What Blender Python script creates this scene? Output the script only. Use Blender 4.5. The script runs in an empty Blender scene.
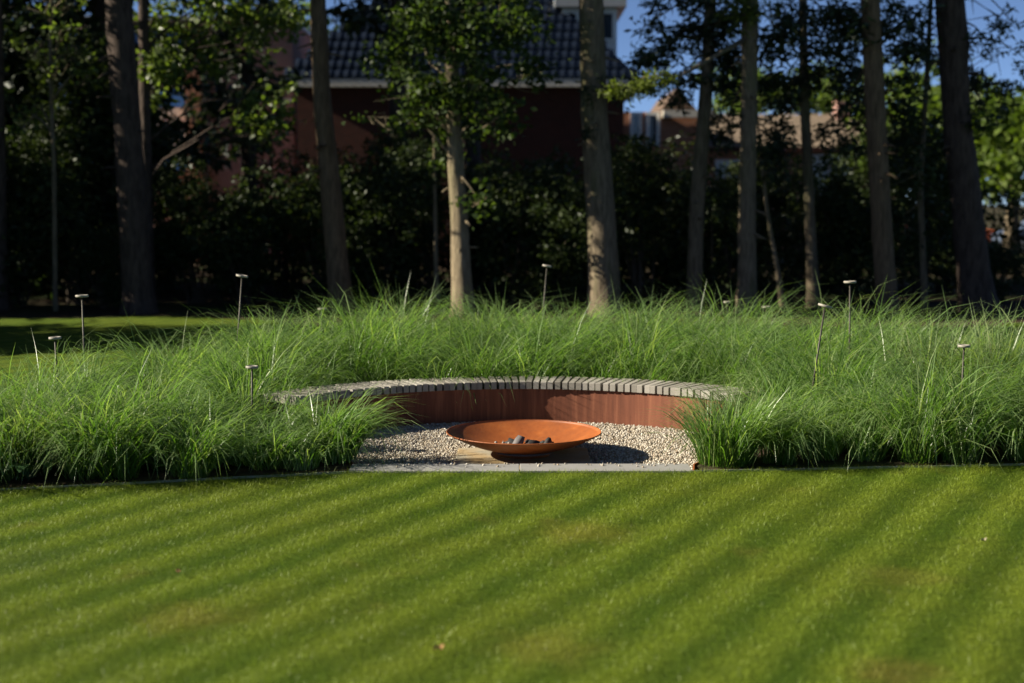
import bpy, math, random
import numpy as np
from mathutils import Vector

random.seed(7)
RNG = np.random.default_rng(7)
R = math.radians
S = bpy.context.scene
COL = S.collection

# ------------------------------------------------------------------ camera, sky, sun, exposure
CAM_H, PITCH, F = 2.1, 5.68, 1422.2
cam_d = bpy.data.cameras.new('camera')
cam_d.lens, cam_d.sensor_width = 50.0, 36.0
cam_d.clip_start, cam_d.clip_end = 0.1, 2000
cam_d.dof.use_dof = True
cam_d.dof.focus_distance = 11.9
cam_d.dof.aperture_fstop = 1.0
cam = bpy.data.objects.new('camera', cam_d)
COL.objects.link(cam)
cam.location = (0, 0, CAM_H)
cam.rotation_euler = (R(90 - PITCH), 0, 0)
S.camera = cam

SUN_EL = 27.5
world = bpy.data.worlds.new('World')
S.world = world
world.use_nodes = True
wn = world.node_tree
bg = wn.nodes['Background']
sky = wn.nodes.new('ShaderNodeTexSky')
sky.sky_type = 'NISHITA'
sky.sun_disc = False
sky.sun_elevation = R(SUN_EL)
sky.sun_rotation = R(-93.4)
sky.altitude = 0
sky.air_density = 0.30
sky.dust_density = 0.15
sky.ozone_density = 2.5
wn.links.new(sky.outputs[0], bg.inputs[0])
bg.inputs[1].default_value = 0.05

sun_d = bpy.data.lights.new('sun', 'SUN')
sun_d.energy = 4.6
sun_d.angle = R(0.5)
sun_d.color = (1.0, 0.92, 0.75)
sun = bpy.data.objects.new('sun', sun_d)
COL.objects.link(sun)
to_sun = Vector((-math.cos(R(SUN_EL)), -0.053, math.sin(R(SUN_EL)))).normalized()
sun.rotation_euler = to_sun.to_track_quat('Z', 'Y').to_euler()
sun.location = (-30, 0, 30)

S.view_settings.view_transform = 'Standard'
S.view_settings.look = 'None'
S.view_settings.exposure = 1.5
S.view_settings.gamma = 1.0
S.render.engine = 'CYCLES'
S.cycles.use_denoising = True
S.cycles.max_bounces = 8
S.cycles.transparent_max_bounces = 8
S.cycles.caustics_reflective = False
S.cycles.caustics_refractive = False

# ------------------------------------------------------------------ measuring the place off the photo's perspective
_fw = np.array([0, math.cos(R(PITCH)), -math.sin(R(PITCH))])
_up = np.array([0, math.sin(R(PITCH)), math.cos(R(PITCH))])
def ray(x, y):
    return _fw + np.array([1, 0, 0]) * (x - 512) / F + _up * (341.5 - y) / F
def at(x, y, Y):
    d = ray(x, y)
    return np.array([0, 0, CAM_H]) + d * (Y / d[1])
def on_ground(x, y, z=0.0):
    d = ray(x, y)
    return np.array([0, 0, CAM_H]) + d * ((z - CAM_H) / d[2])

# ------------------------------------------------------------------ object helpers
def tag(o, label=None, cat=None, group=None, kind=None):
    if label: o['label'] = label
    if cat: o['category'] = cat
    if group: o['group'] = group
    if kind: o['kind'] = kind
    return o

def thing(name, label, cat, loc=(0, 0, 0), rz=0.0, group=None):
    o = bpy.data.objects.new(name, None)
    o.empty_display_size = 0.2
    COL.objects.link(o)
    o.location = loc
    o.rotation_euler = (0, 0, rz)
    return tag(o, label, cat, group)

def link_mesh(name, me, mat=None, parent=None, smooth=False):
    if mat is not None and not me.materials:
        me.materials.append(mat)
    if smooth:
        me.polygons.foreach_set('use_smooth', np.ones(len(me.polygons), dtype=bool))
    o = bpy.data.objects.new(name, me)
    COL.objects.link(o)
    if parent is not None:
        o.parent = parent
    return o

def np_mesh(name, verts, faces):
    """verts (N,3), faces (M,k) of one size k"""
    verts = np.asarray(verts, dtype=np.float32)
    faces = np.asarray(faces, dtype=np.int32)
    me = bpy.data.meshes.new(name)
    M, k = faces.shape
    me.vertices.add(len(verts))
    me.vertices.foreach_set('co', verts.ravel())
    me.loops.add(M * k)
    me.loops.foreach_set('vertex_index', faces.ravel())
    me.polygons.add(M)
    me.polygons.foreach_set('loop_start', np.arange(0, M * k, k, dtype=np.int32))
    me.update(calc_edges=True)
    return me

class MB:
    """collects boxes, prisms, lathes and tubes into ONE mesh"""
    def __init__(self):
        self.v, self.f = [], []
    def add(self, vs, fs):
        n = len(self.v)
        self.v += [tuple(map(float, p)) for p in vs]
        self.f += [tuple(int(i) + n for i in f) for f in fs]
        return self
    def box(self, x0, x1, y0, y1, z0, z1):
        v = [(x0, y0, z0), (x1, y0, z0), (x1, y1, z0), (x0, y1, z0), (x0, y0, z1), (x1, y0, z1), (x1, y1, z1), (x0, y1, z1)]
        return self.add(v, [(3, 2, 1, 0), (4, 5, 6, 7), (0, 1, 5, 4), (1, 2, 6, 5), (2, 3, 7, 6), (3, 0, 4, 7)])
    def prism(self, poly, z0, z1):
        n = len(poly)
        v = [(x, y, z0) for x, y in poly] + [(x, y, z1) for x, y in poly]
        f = [tuple(range(n - 1, -1, -1)), tuple(range(n, 2 * n))]
        f += [(i, (i + 1) % n, n + (i + 1) % n, n + i) for i in range(n)]
        return self.add(v, f)
    def lathe(self, prof, n=48, c=(0, 0, 0)):
        v, f = [], []
        for r, z in prof:
            for k in range(n):
                a = 2 * math.pi * k / n
                v.append((c[0] + r * math.cos(a), c[1] + r * math.sin(a), c[2] + z))
        for j in range(len(prof) - 1):
            for k in range(n):
                f.append((j * n + k, j * n + (k + 1) % n, (j + 1) * n + (k + 1) % n, (j + 1) * n + k))
        return self.add(v, f)
    def tube(self, pts, rad, n=8, cap=True, rough=0.0, rng=None):
        pts = np.asarray(pts, float)
        m = len(pts)
        tang = np.gradient(pts, axis=0)
        tang /= np.linalg.norm(tang, axis=1)[:, None] + 1e-9
        ref = np.array([0, 1, 0]) if abs(tang[0][2]) > .7 else np.array([0, 0, 1])
        v, f = [], []
        for i in range(m):
            u = np.cross(ref, tang[i]); u /= np.linalg.norm(u) + 1e-9
            w = np.cross(tang[i], u)
            for k in range(n):
                a = 2 * math.pi * k / n
                rr = rad[i] * (1 + (rng.normal(0, rough) if rng is not None else 0))
                v.append(pts[i] + rr * (math.cos(a) * u + math.sin(a) * w))
        for i in range(m - 1):
            for k in range(n):
                f.append((i * n + k, i * n + (k + 1) % n, (i + 1) * n + (k + 1) % n, (i + 1) * n + k))
        if cap:
            f.append(tuple(range(n - 1, -1, -1)))
            f.append(tuple(range((m - 1) * n, m * n)))
        return self.add(v, f)
    def mesh(self, name):
        me = bpy.data.meshes.new(name)
        me.from_pydata(self.v, [], self.f)
        me.update()
        return me
    def build(self, name, mat, parent=None, smooth=False):
        return link_mesh(name, self.mesh(name), mat, parent, smooth)

def bevel(o, w=0.006, seg=2):
    b = o.modifiers.new('bevel', 'BEVEL')
    b.width, b.segments, b.limit_method = w, seg, 'ANGLE'
    return o

# ------------------------------------------------------------------ materials
class NT:
    def __init__(self, name):
        self.m = bpy.data.materials.new(name)
        self.m.use_nodes = True
        self.t = self.m.node_tree
        self.p = self.t.nodes['Principled BSDF']
        self.out = self.t.nodes['Material Output']
    def n(self, kind, **kw):
        nd = self.t.nodes.new(kind)
        for k, v in kw.items():
            setattr(nd, k, v)
        return nd
    def l(self, a, b):
        self.t.links.new(a, b)
    def coord(self, which='Object'):
        return self.n('ShaderNodeTexCoord').outputs[which]
    def pos(self):
        return self.n('ShaderNodeNewGeometry').outputs['Position']
    def island(self):
        return self.n('ShaderNodeNewGeometry').outputs['Random Per Island']
    def mapping(self, src, scale=(1, 1, 1), rot=(0, 0, 0)):
        m = self.n('ShaderNodeMapping')
        m.inputs['Scale'].default_value = scale
        m.inputs['Rotation'].default_value = rot
        self.l(src, m.inputs[0])
        return m.outputs[0]
    def noise(self, src, scale, detail=4, rough=.55):
        nd = self.n('ShaderNodeTexNoise')
        nd.inputs['Scale'].default_value = scale
        nd.inputs['Detail'].default_value = detail
        nd.inputs['Roughness'].default_value = rough
        if src is not None: self.l(src, nd.inputs['Vector'])
        return nd.outputs[0]
    def ramp(self, src, stops):
        nd = self.n('ShaderNodeValToRGB')
        e = nd.color_ramp.elements
        while len(e) < len(stops): e.new(.5)
        for el, (p, c) in zip(e, stops):
            el.position = p
            el.color = (*c, 1) if len(c) == 3 else c
        self.l(src, nd.inputs[0])
        return nd.outputs[0]
    def mix(self, fac, a, b, mode='MIX'):
        nd = self.n('ShaderNodeMix', data_type='RGBA', blend_type=mode)
        for s, val in ((nd.inputs[0], fac), (nd.inputs[6], a), (nd.inputs[7], b)):
            if isinstance(val, (int, float)): s.default_value = val
            elif isinstance(val, tuple): s.default_value = (*val, 1)
            else: self.l(val, s)
        return nd.outputs[2]
    def math(self, op, a, b=None):
        nd = self.n('ShaderNodeMath', operation=op)
        for s, val in zip(nd.inputs, (a, b)):
            if val is None: continue
            if isinstance(val, (int, float)): s.default_value = val
            else: self.l(val, s)
        return nd.outputs[0]
    def bump(self, h, strength=.5, dist=.02):
        b = self.n('ShaderNodeBump')
        b.inputs['Strength'].default_value = strength
        b.inputs['Distance'].default_value = dist
        self.l(h, b.inputs['Height'])
        self.l(b.outputs[0], self.p.inputs['Normal'])
    def done(self, col, rough=.8, spec=.3, metal=0.0):
        if isinstance(col, tuple): self.p.inputs['Base Color'].default_value = (*col, 1)
        else: self.l(col, self.p.inputs['Base Color'])
        if isinstance(rough, (int, float)): self.p.inputs['Roughness'].default_value = rough
        else: self.l(rough, self.p.inputs['Roughness'])
        self.p.inputs['Specular IOR Level'].default_value = spec
        self.p.inputs['Metallic'].default_value = metal
        return self.m

def leaf_mat(name, c0, c1, trans=.35, rough=.45, spec=.4, tcol=None):
    n = NT(name)
    isl = n.island()
    big = n.noise(n.pos(), .9, 2)
    c = n.mix(isl, c0, c1)
    c = n.mix(n.math('MULTIPLY', big, .5), c, tuple(x * .75 for x in c0))
    n.done(c, rough, spec)
    tr = n.n('ShaderNodeBsdfTranslucent')
    tcm = n.mix(1.0, c, tcol or (1.5, 1.6, .6), 'MULTIPLY')
    n.l(tcm, tr.inputs['Color'])
    mx = n.n('ShaderNodeMixShader')
    mx.inputs[0].default_value = trans
    n.l(n.p.outputs[0], mx.inputs[1]); n.l(tr.outputs[0], mx.inputs[2])
    n.l(mx.outputs[0], n.out.inputs[0])
    return n.m

def plain(name, col, rough=.7, spec=.3, metal=0.0, var=.25, scale=6):
    n = NT(name)
    k = n.noise(n.coord(), scale, 4)
    c = n.mix(k, tuple(x * (1 - var) for x in col), tuple(min(1, x * (1 + var)) for x in col))
    return n.done(c, rough, spec, metal)

def bark_mat(name, dark, light, vscale=1.0, moss=0.0):
    n = NT(name)
    co = n.coord()
    a = n.noise(n.mapping(co, (9 * vscale, 9 * vscale, 1.6)), 2.2, 6, .65)
    b = n.noise(n.mapping(co, (1.2, 1.2, .8)), 1.5, 3)
    c = n.ramp(a, [(.32, dark), (.62, light)])
    c = n.mix(n.math('MULTIPLY', b, .6), c, tuple(x * .6 for x in light))
    if moss:
        mz = n.ramp(n.noise(n.mapping(co, (2, 2, .5)), 1.6, 4), [(.5, (0, 0, 0)), (.68, (1, 1, 1))])
        c = n.mix(n.math('MULTIPLY', mz, moss), c, (.07, .085, .025))
    n.bump(a, 1.0, .04)
    return n.done(c, .92, .15)

M = {}
M['bark_grey'] = bark_mat('bark_grey', (.060, .046, .030), (.21, .165, .11), 1.0, .5)
M['bark_pale'] = bark_mat('bark_pale', (.10, .08, .05), (.27, .215, .14), 1.2, .4)
M['bark_brown'] = bark_mat('bark_brown', (.042, .030, .018), (.18, .125, .076), .9)
M['bark_pine'] = bark_mat('bark_pine', (.018, .013, .011), (.085, .062, .05), .6)
M['twig'] = plain('twig', (.06, .045, .03), .9)
M['conifer'] = leaf_mat('conifer_needles', (.012, .022, .010), (.035, .055, .018), .25, .5, .3)
M['conifer_lit'] = leaf_mat('conifer_lit_needles', (.06, .085, .014), (.13, .16, .03), .4, .5, .3)  # same conifer needles, sunlight put into a lighter colour
M['oak'] = leaf_mat('oak_leaves', (.024, .046, .011), (.070, .100, .022), .4, .5, .2)
M['oak_light'] = leaf_mat('light_leaves', (.06, .095, .02), (.14, .18, .045), .5, .4, .4)
M['shrub'] = leaf_mat('evergreen_leaves', (.016, .028, .009), (.050, .068, .020), .25, .5, .18)
M['shrub_yellow'] = leaf_mat('yellowish_leaves', (.03, .045, .012), (.09, .10, .03), .35, .4, .4)
M['far_leaf'] = leaf_mat('far_tree_leaves', (.06, .10, .018), (.14, .19, .035), .45, .5, .3)

# grass blades: colour varies island by island, glare painted into the paler tips
def blade_mat(name, c0, c1, pale, trans=.4, tipfrac=.16):
    n = NT(name)
    isl = n.island()
    c = n.mix(isl, c0, c1)
    pick = n.ramp(isl, [(1 - tipfrac, (0, 0, 0)), (1 - tipfrac + .01, (1, 1, 1))])
    c = n.mix(n.math('MULTIPLY', pick, .85), c, pale)
    patch = n.ramp(n.noise(n.pos(), 1.3, 3), [(.38, (0, 0, 0)), (.62, (1, 1, 1))])
    c = n.mix(n.math('MULTIPLY', patch, .55), c, tuple(x * .62 for x in c0))
    grey = n.ramp(n.noise(n.mapping(n.pos(), (1, 1, 1), (1, 2, 3)), 1.9, 3), [(.52, (0, 0, 0)), (.68, (1, 1, 1))])
    c = n.mix(n.math('MULTIPLY', grey, .35), c, (.16, .22, .07))
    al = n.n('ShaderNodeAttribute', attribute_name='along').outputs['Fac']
    tip_glare = n.ramp(al, [(.45, (0, 0, 0)), (.95, (1, 1, 1))])
    c = n.mix(n.math('MULTIPLY', tip_glare, .5), c, (.32, .43, .21))
    n.done(c, .36, .6)
    tr = n.n('ShaderNodeBsdfTranslucent')
    n.l(n.mix(1.0, c, (1.3, 1.5, .55), 'MULTIPLY'), tr.inputs['Color'])
    mx = n.n('ShaderNodeMixShader'); mx.inputs[0].default_value = trans
    n.l(n.p.outputs[0], mx.inputs[1]); n.l(tr.outputs[0], mx.inputs[2])
    n.l(mx.outputs[0], n.out.inputs[0])
    return n.m
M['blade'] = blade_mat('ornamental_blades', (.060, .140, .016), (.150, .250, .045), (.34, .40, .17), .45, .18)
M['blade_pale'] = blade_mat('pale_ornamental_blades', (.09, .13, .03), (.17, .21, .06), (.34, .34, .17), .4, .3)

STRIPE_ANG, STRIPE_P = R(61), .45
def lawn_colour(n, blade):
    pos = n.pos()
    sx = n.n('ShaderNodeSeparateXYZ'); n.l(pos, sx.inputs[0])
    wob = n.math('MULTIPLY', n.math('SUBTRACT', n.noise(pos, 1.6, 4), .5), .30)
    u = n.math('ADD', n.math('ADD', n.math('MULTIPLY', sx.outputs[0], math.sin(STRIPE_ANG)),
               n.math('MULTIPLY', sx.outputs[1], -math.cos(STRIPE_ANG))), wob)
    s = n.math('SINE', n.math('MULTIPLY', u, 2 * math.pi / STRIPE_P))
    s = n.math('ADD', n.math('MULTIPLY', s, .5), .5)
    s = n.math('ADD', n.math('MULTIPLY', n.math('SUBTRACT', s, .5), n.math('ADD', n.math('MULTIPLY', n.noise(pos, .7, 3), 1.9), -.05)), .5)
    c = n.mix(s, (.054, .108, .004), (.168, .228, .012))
    big = n.ramp(n.noise(pos, .55, 3), [(.42, (0, 0, 0)), (.72, (1, 1, 1))])
    c = n.mix(n.math('MULTIPLY', big, .35), c, (.20, .19, .016))
    mot = n.ramp(n.noise(pos, 4.5, 5, .7), [(.35, (0, 0, 0)), (.68, (1, 1, 1))])
    c = n.mix(n.math('MULTIPLY', mot, .35), c, (.045, .085, .006))
    dry = n.ramp(n.noise(pos, 1.7, 3), [(.63, (0, 0, 0)), (.74, (1, 1, 1))])
    c = n.mix(n.math('MULTIPLY', dry, .45), c, (.20, .16, .035))
    for (px, py, r, cc, k) in ((190, 617, .34, (.21, .17, .03), .55), (585, 533, .42, (.24, .21, .03), .6), (545, 648, .36, (.22, .19, .03), .5), (892, 672, .26, (.20, .15, .03), .65), (905, 577, .3, (.2, .17, .03), .45), (30, 560, .4, (.06, .10, .03), .4)):
        g = on_ground(px, py)
        d = n.n('ShaderNodeVectorMath', operation='DISTANCE'); n.l(pos, d.inputs[0]); d.inputs[1].default_value = (g[0], g[1], .02)
        dd = n.math('ADD', d.outputs['Value'], n.math('MULTIPLY', n.math('SUBTRACT', n.noise(pos, 5, 3), .5), .5))
        f = n.ramp(n.math('DIVIDE', dd, r), [(.25, (1, 1, 1)), (1.0, (0, 0, 0))])
        c = n.mix(n.math('MULTIPLY', f, k), c, cc)
    if blade:
        isl = n.island()
        c = n.mix(n.math('MULTIPLY', isl, .45), c, (.21, .26, .04))
    else:
        fine = n.noise(pos, 90, 3)
        c = n.mix(fine, tuple(x for x in (.03, .05, .006)), c)
    return c
def lawn_mats():
    n = NT('mown_lawn'); c = lawn_colour(n, False)
    n.bump(n.noise(n.pos(), 130, 3), .8, .02)
    M['lawn'] = n.done(c, .9, .1)
    n = NT('mown_grass_blades'); c = lawn_colour(n, True)
    n.done(c, .5, .3)
    tr = n.n('ShaderNodeBsdfTranslucent'); n.l(n.mix(1.0, c, (1.3, 1.4, .5), 'MULTIPLY'), tr.inputs['Color'])
    mx = n.n('ShaderNodeMixShader'); mx.inputs[0].default_value = .35
    n.l(n.p.outputs[0], mx.inputs[1]); n.l(tr.outputs[0], mx.inputs[2]); n.l(mx.outputs[0], n.out.inputs[0])
    M['lawn_blade'] = n.m
lawn_mats()

def soil():
    n = NT('woodland_soil'); p = n.pos()
    a = n.noise(p, 6, 6); b = n.noise(p, .4, 3)
    c = n.ramp(a, [(.3, (.018, .012, .008)), (.7, (.075, .05, .032))])
    c = n.mix(n.ramp(b, [(.45, (0, 0, 0)), (.6, (1, 1, 1))]), c, (.03, .04, .012))
    n.bump(a, 1, .05)
    return n.done(c, .95, .1)
M['soil'] = soil()

def corten(name, wall):
    n = NT(name); co = n.coord()
    if wall:
        a = n.noise(n.mapping(co, (16, 16, .9)), 1.3, 5, .6)
        b = n.noise(co, 2.2, 4)
        c = n.ramp(a, [(.28, (.075, .026, .014)), (.5, (.155, .052, .027)), (.72, (.27, .105, .055))])
        c = n.mix(n.math('MULTIPLY', b, .55), c, (.16, .055, .032))
        n.bump(a, .15, .01)
        return n.done(c, .78, .25)
    a = n.noise(co, 5, 6, .65); b = n.noise(co, 40, 4, .6)
    c = n.ramp(a, [(.3, (.19, .046, .010)), (.55, (.30, .080, .015)), (.75, (.40, .125, .028))])
    c = n.mix(n.math('MULTIPLY', b, .5), c, (.24, .075, .02))
    blot = n.ramp(n.noise(n.mapping(co, (1, 1, 1), (.3, .2, .9)), 3.2, 7, .72), [(.46, (0, 0, 0)), (.66, (1, 1, 1))])
    c = n.mix(n.math('MULTIPLY', blot, .6), c, (.15, .045, .014))
    n.bump(b, .25, .004)
    return n.done(c, n.math('ADD', n.math('MULTIPLY', b, .3), .42), .35)
M['corten_wall'] = corten('corten_wall_patina', True)
M['corten_bowl'] = corten('corten_bowl_patina', False)

def wood():
    n = NT('weathered_wood_slats'); co = n.coord()
    isl = n.island()
    a = n.noise(co, 35, 5, .7)
    c = n.mix(isl, (.19, .175, .15), (.38, .355, .315))
    c = n.mix(n.math('MULTIPLY', a, .55), c, (.15, .13, .11))
    n.bump(a, .3, .003)
    return n.done(c, .85, .2)
M['wood'] = wood()

def stone(name, a, b, stain=None):
    n = NT(name); co = n.coord()
    k = n.noise(co, 7, 6, .6); f = n.noise(co, 120, 3)
    c = n.mix(k, a, b)
    c = n.mix(n.math('MULTIPLY', f, .3), c, tuple(x * .6 for x in a))
    if stain:
        s = n.ramp(n.noise(co, 3.0, 3), [(.38, (0, 0, 0)), (.62, (1, 1, 1))])
        c = n.mix(n.math('MULTIPLY', s, .8), c, stain)
    n.bump(f, .2, .003)
    return n.done(c, .85, .2)
M['kerb'] = stone('kerb_stone', (.21, .205, .195), (.31, .30, .29))
M['plinth'] = stone('plinth_stone', (.31, .28, .22), (.40, .36, .27), (.34, .23, .10))
def gravelm():
    n = NT('gravel_pebbles'); isl = n.island()
    c = n.ramp(isl, [(0, (.20, .15, .10)), (.18, (.30, .26, .20)), (.5, (.42, .37, .30)), (.8, (.58, .55, .49)), (.86, (.16, .14, .13)), (1, (.30, .22, .15))])
    k = n.noise(n.coord(), 90, 2)
    c = n.mix(n.math('MULTIPLY', k, .35), c, (.34, .28, .21))
    return n.done(c, .8, .25)
M['gravel'] = gravelm()
M['gravel_bed'] = plain('gravel_bed', (.20, .16, .11), .95, .1, 0, .4, 60)
M['char'] = plain('charred_wood', (.025, .023, .023), .75, .3, 0, .6, 25)
M['ash_wood'] = plain('ashy_wood', (.11, .10, .10), .8, .3, 0, .6, 25)
M['ash'] = plain('ash', (.30, .28, .26), .95, .1, 0, .5, 40)
M['pale_stone'] = plain('pale_stone', (.26, .23, .20), .85, .2, 0, .3, 20)
M['post'] = plain('dark_bronze_post', (.045, .04, .03), .55, .4, .3, .3, 20)
M['post_head'] = plain('pale_lamp_head', (.24, .22, .18), .55, .4, 0, .2, 20)
M['lens'] = plain('lamp_lens', (.05, .05, .05), .25, .5, 0, .2, 10)
M['edging'] = plain('edging_steel', (.36, .36, .33), .6, .4, .2, .25, 5)

def brick(name, a, b, mortar, scale=1.0):
    n = NT(name)
    co = n.coord()
    sp = n.n('ShaderNodeSeparateXYZ'); n.l(co, sp.inputs[0])
    cb = n.n('ShaderNodeCombineXYZ')
    n.l(n.math('ADD', sp.outputs[0], sp.outputs[1]), cb.inputs[0]); n.l(sp.outputs[2], cb.inputs[1])
    bt = n.n('ShaderNodeTexBrick')
    n.l(cb.outputs[0], bt.inputs['Vector'])
    bt.inputs['Color1'].default_value = (*a, 1); bt.inputs['Color2'].default_value = (*b, 1); bt.inputs['Mortar'].default_value = (*mortar, 1)
    bt.inputs['Scale'].default_value = scale
    bt.inputs['Brick Width'].default_value = .22; bt.inputs['Row Height'].default_value = .075; bt.inputs['Mortar Size'].default_value = .008
    k = n.noise(co, 3, 4)
    c = n.mix(n.math('MULTIPLY', k, .4), bt.outputs[0], tuple(x * .6 for x in a))
    return n.done(c, .9, .15)
M['brick_dark'] = brick('dark_red_brick', (.075, .025, .016), (.05, .019, .013), (.045, .038, .034))
M['brick_pink'] = brick('pinkish_brick', (.36, .19, .15), (.30, .15, .12), (.32, .26, .23))
M['brick_orange'] = brick('orange_brick', (.42, .17, .09), (.34, .13, .07), (.32, .25, .2))
M['glazed'] = plain('glazed_black_tile', (.008, .012, .022), .22, .42, 0, .2, 2)
M['tan_tile'] = plain('tan_roof_tile', (.19, .145, .105), .85, .2, 0, .45, 2.2)
M['gable'] = plain('brown_gable', (.10, .07, .052), .9, .1, 0, .3, 3)
M['white'] = plain('white_paint', (.72, .72, .70), .5, .4, 0, .06, 4)
M['cream'] = plain('cream_fascia', (.55, .50, .42), .55, .4, 0, .1, 4)
M['grey_paint'] = plain('grey_paint', (.30, .31, .32), .5, .4, 0, .1, 4)
M['blue_panel'] = plain('blue_panel', (.035, .14, .42), .45, .5, 0, .1, 4)
def glassm():
    n = NT('window_glass')
    return n.done(plain_col(n, (.03, .04, .05)), .05, .8)
def plain_col(n, c):
    return n.mix(n.noise(n.coord(), 2), tuple(x * .8 for x in c), tuple(x * 1.2 for x in c))
M['glass'] = glassm()
M['car_blue'] = plain('slate_blue_car_paint', (.10, .13, .19), .3, .5, .3, .05, 2)
M['car_orange'] = plain('orange_car_paint', (.62, .11, .03), .3, .5, 0, .05, 2)
M['rubber'] = plain('rubber', (.02, .02, .02), .8, .2)
M['asphalt'] = plain('asphalt', (.05, .05, .052), .9, .2, 0, .3, 30)
M['hosta'] = leaf_mat('broad_leaf', (.03, .075, .03), (.05, .10, .04), .3, .4, .5)

# ------------------------------------------------------------------ the ground
SK, DZ = 1.029, -.06          # the gravel court lies 6 cm lower than the lawn
CX, CY = .103, 11.27          # centre of the round seat
def front_y(x):              # where the mown lawn meets the bed
    return float(np.interp(x, [-9, -3.72, -1.27, 1.36, 4.1, 9], [8.3, 10.16, 10.84, 10.86, 11.16, 12.0]))
def bed_r(x, y):
    a = math.degrees(math.atan2(y - CY, x - CX))
    if a < -90: a += 360
    return float(np.interp(a, [-20, 0, 30, 60, 90, 105, 120, 150, 180, 200], [7.4, 7.0, 6.4, 6.2, 6.2, 6.3, 5.7, 4.6, 4.9, 5.2]))

g = MB().add([(-350, -60, -.15), (350, -60, -.15), (350, 600, -.15), (-350, 600, -.15)], [(0, 1, 2, 3)]).build('ground', M['soil'])
tag(g, kind='structure')
# the lawn: one gently uneven sheet reaching the edge of the wood
def lawn_edge(x):
    return float(np.interp(x, [-4.2, -2.2, 6.3, 8.2], [25.2, 18.6, 18.4, 24.6])) + .35 * math.sin(x * .7) + .2 * math.sin(x * 1.9 + 1)
xs = np.concatenate([np.linspace(-40, -8, 40), np.linspace(-7.7, 8, 80), np.linspace(8.5, 40, 40)])
nx = len(xs)
lv, lf = [], []
for t in np.linspace(0, 1, 26):
    for x in xs:
        lv.append((x, -6 + t * (front_y(x) + 6), .0))
for t in np.linspace(0, 1, 50)[1:]:
    for x in xs:
        fy = front_y(x)
        lv.append((x, fy + t * (lawn_edge(x) - fy), .0))
rows = len(lv) // nx
for j in range(rows - 1):
    for i in range(nx - 1):
        q = (j * nx + i, j * nx + i + 1, (j + 1) * nx + i + 1, (j + 1) * nx + i)
        mx = sum(lv[k][0] for k in q) / 4; my = sum(lv[k][1] for k in q) / 4
        if my > front_y(mx) + .01 and math.hypot(mx - CX, my - CY) < 3.9:
            continue
        lf.append(q)
tag(link_mesh('lawn', np_mesh('lawn', lv, lf), M['lawn']), kind='structure')
wf = MB().add([(-200, 17.6, -.012), (200, 17.6, -.012), (200, 300, -.012), (-200, 300, -.012)], [(0, 1, 2, 3)])
tag(wf.build('woodland_floor', M['soil']), kind='structure')
# dark soil of the planted bed, a few mm above the lawn sheet, open over the gravel court
A0, A1 = 38.5, 147.5
def bed_out(a):
    d = (math.cos(R(a)), math.sin(R(a)))
    r0 = bed_r(CX + d[0], CY + d[1])
    return (CX + d[0] * r0, max(CY + d[1] * r0, front_y(CX + d[0] * r0) + .02), .006)
bm_ = MB()
ang = np.linspace(A0 - 2, A1 + 2, 60)
inn = [(CX + 2.62 * math.cos(R(a)), CY + 2.62 * math.sin(R(a)), .006) for a in ang]
out = [bed_out(a) for a in ang]
n_ = len(ang)
bm_.add(inn + out, [(i, n_ + i, n_ + i + 1, i + 1) for i in range(n_ - 1)])
for sgn, aa in ((1, np.linspace(A0 - 2, -28, 30)), (-1, np.linspace(A1 + 2, 208, 30))):
    c = (CX + sgn * 1.36, 11.10, .006)
    fan = [inn[0] if sgn > 0 else inn[-1]] + [bed_out(a) for a in aa] + [(CX + sgn * 1.36, front_y(CX + sgn * 1.36) + .02, .006)]
    bm_.add([c] + fan, [(0, i, i + 1) if sgn < 0 else (0, i + 1, i) for i in range(1, len(fan))])
tag(bm_.build('bed_soil', M['soil']), kind='structure')

# ------------------------------------------------------------------ gravel court, kerb, plinth
def in_gravel(x, y, m=0.0):
    r = math.hypot(x - CX, y - CY)
    return r < 2.475 - m and y > 11.17 + m and abs(x - CX) < 1.33 + (y - 11.17) * .56 - m
gp = []
for k in range(41):
    a = R(32 + 116 * k / 40)
    gp.append((CX + 2.50 * math.cos(a), CY + 2.50 * math.sin(a)))
gp = [(CX + 1.34, 11.15)] + gp + [(CX - 1.34, 11.15)]
tag(MB().prism(gp, DZ - .05, DZ).build('gravel_base', M['gravel_bed']), kind='structure')

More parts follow.
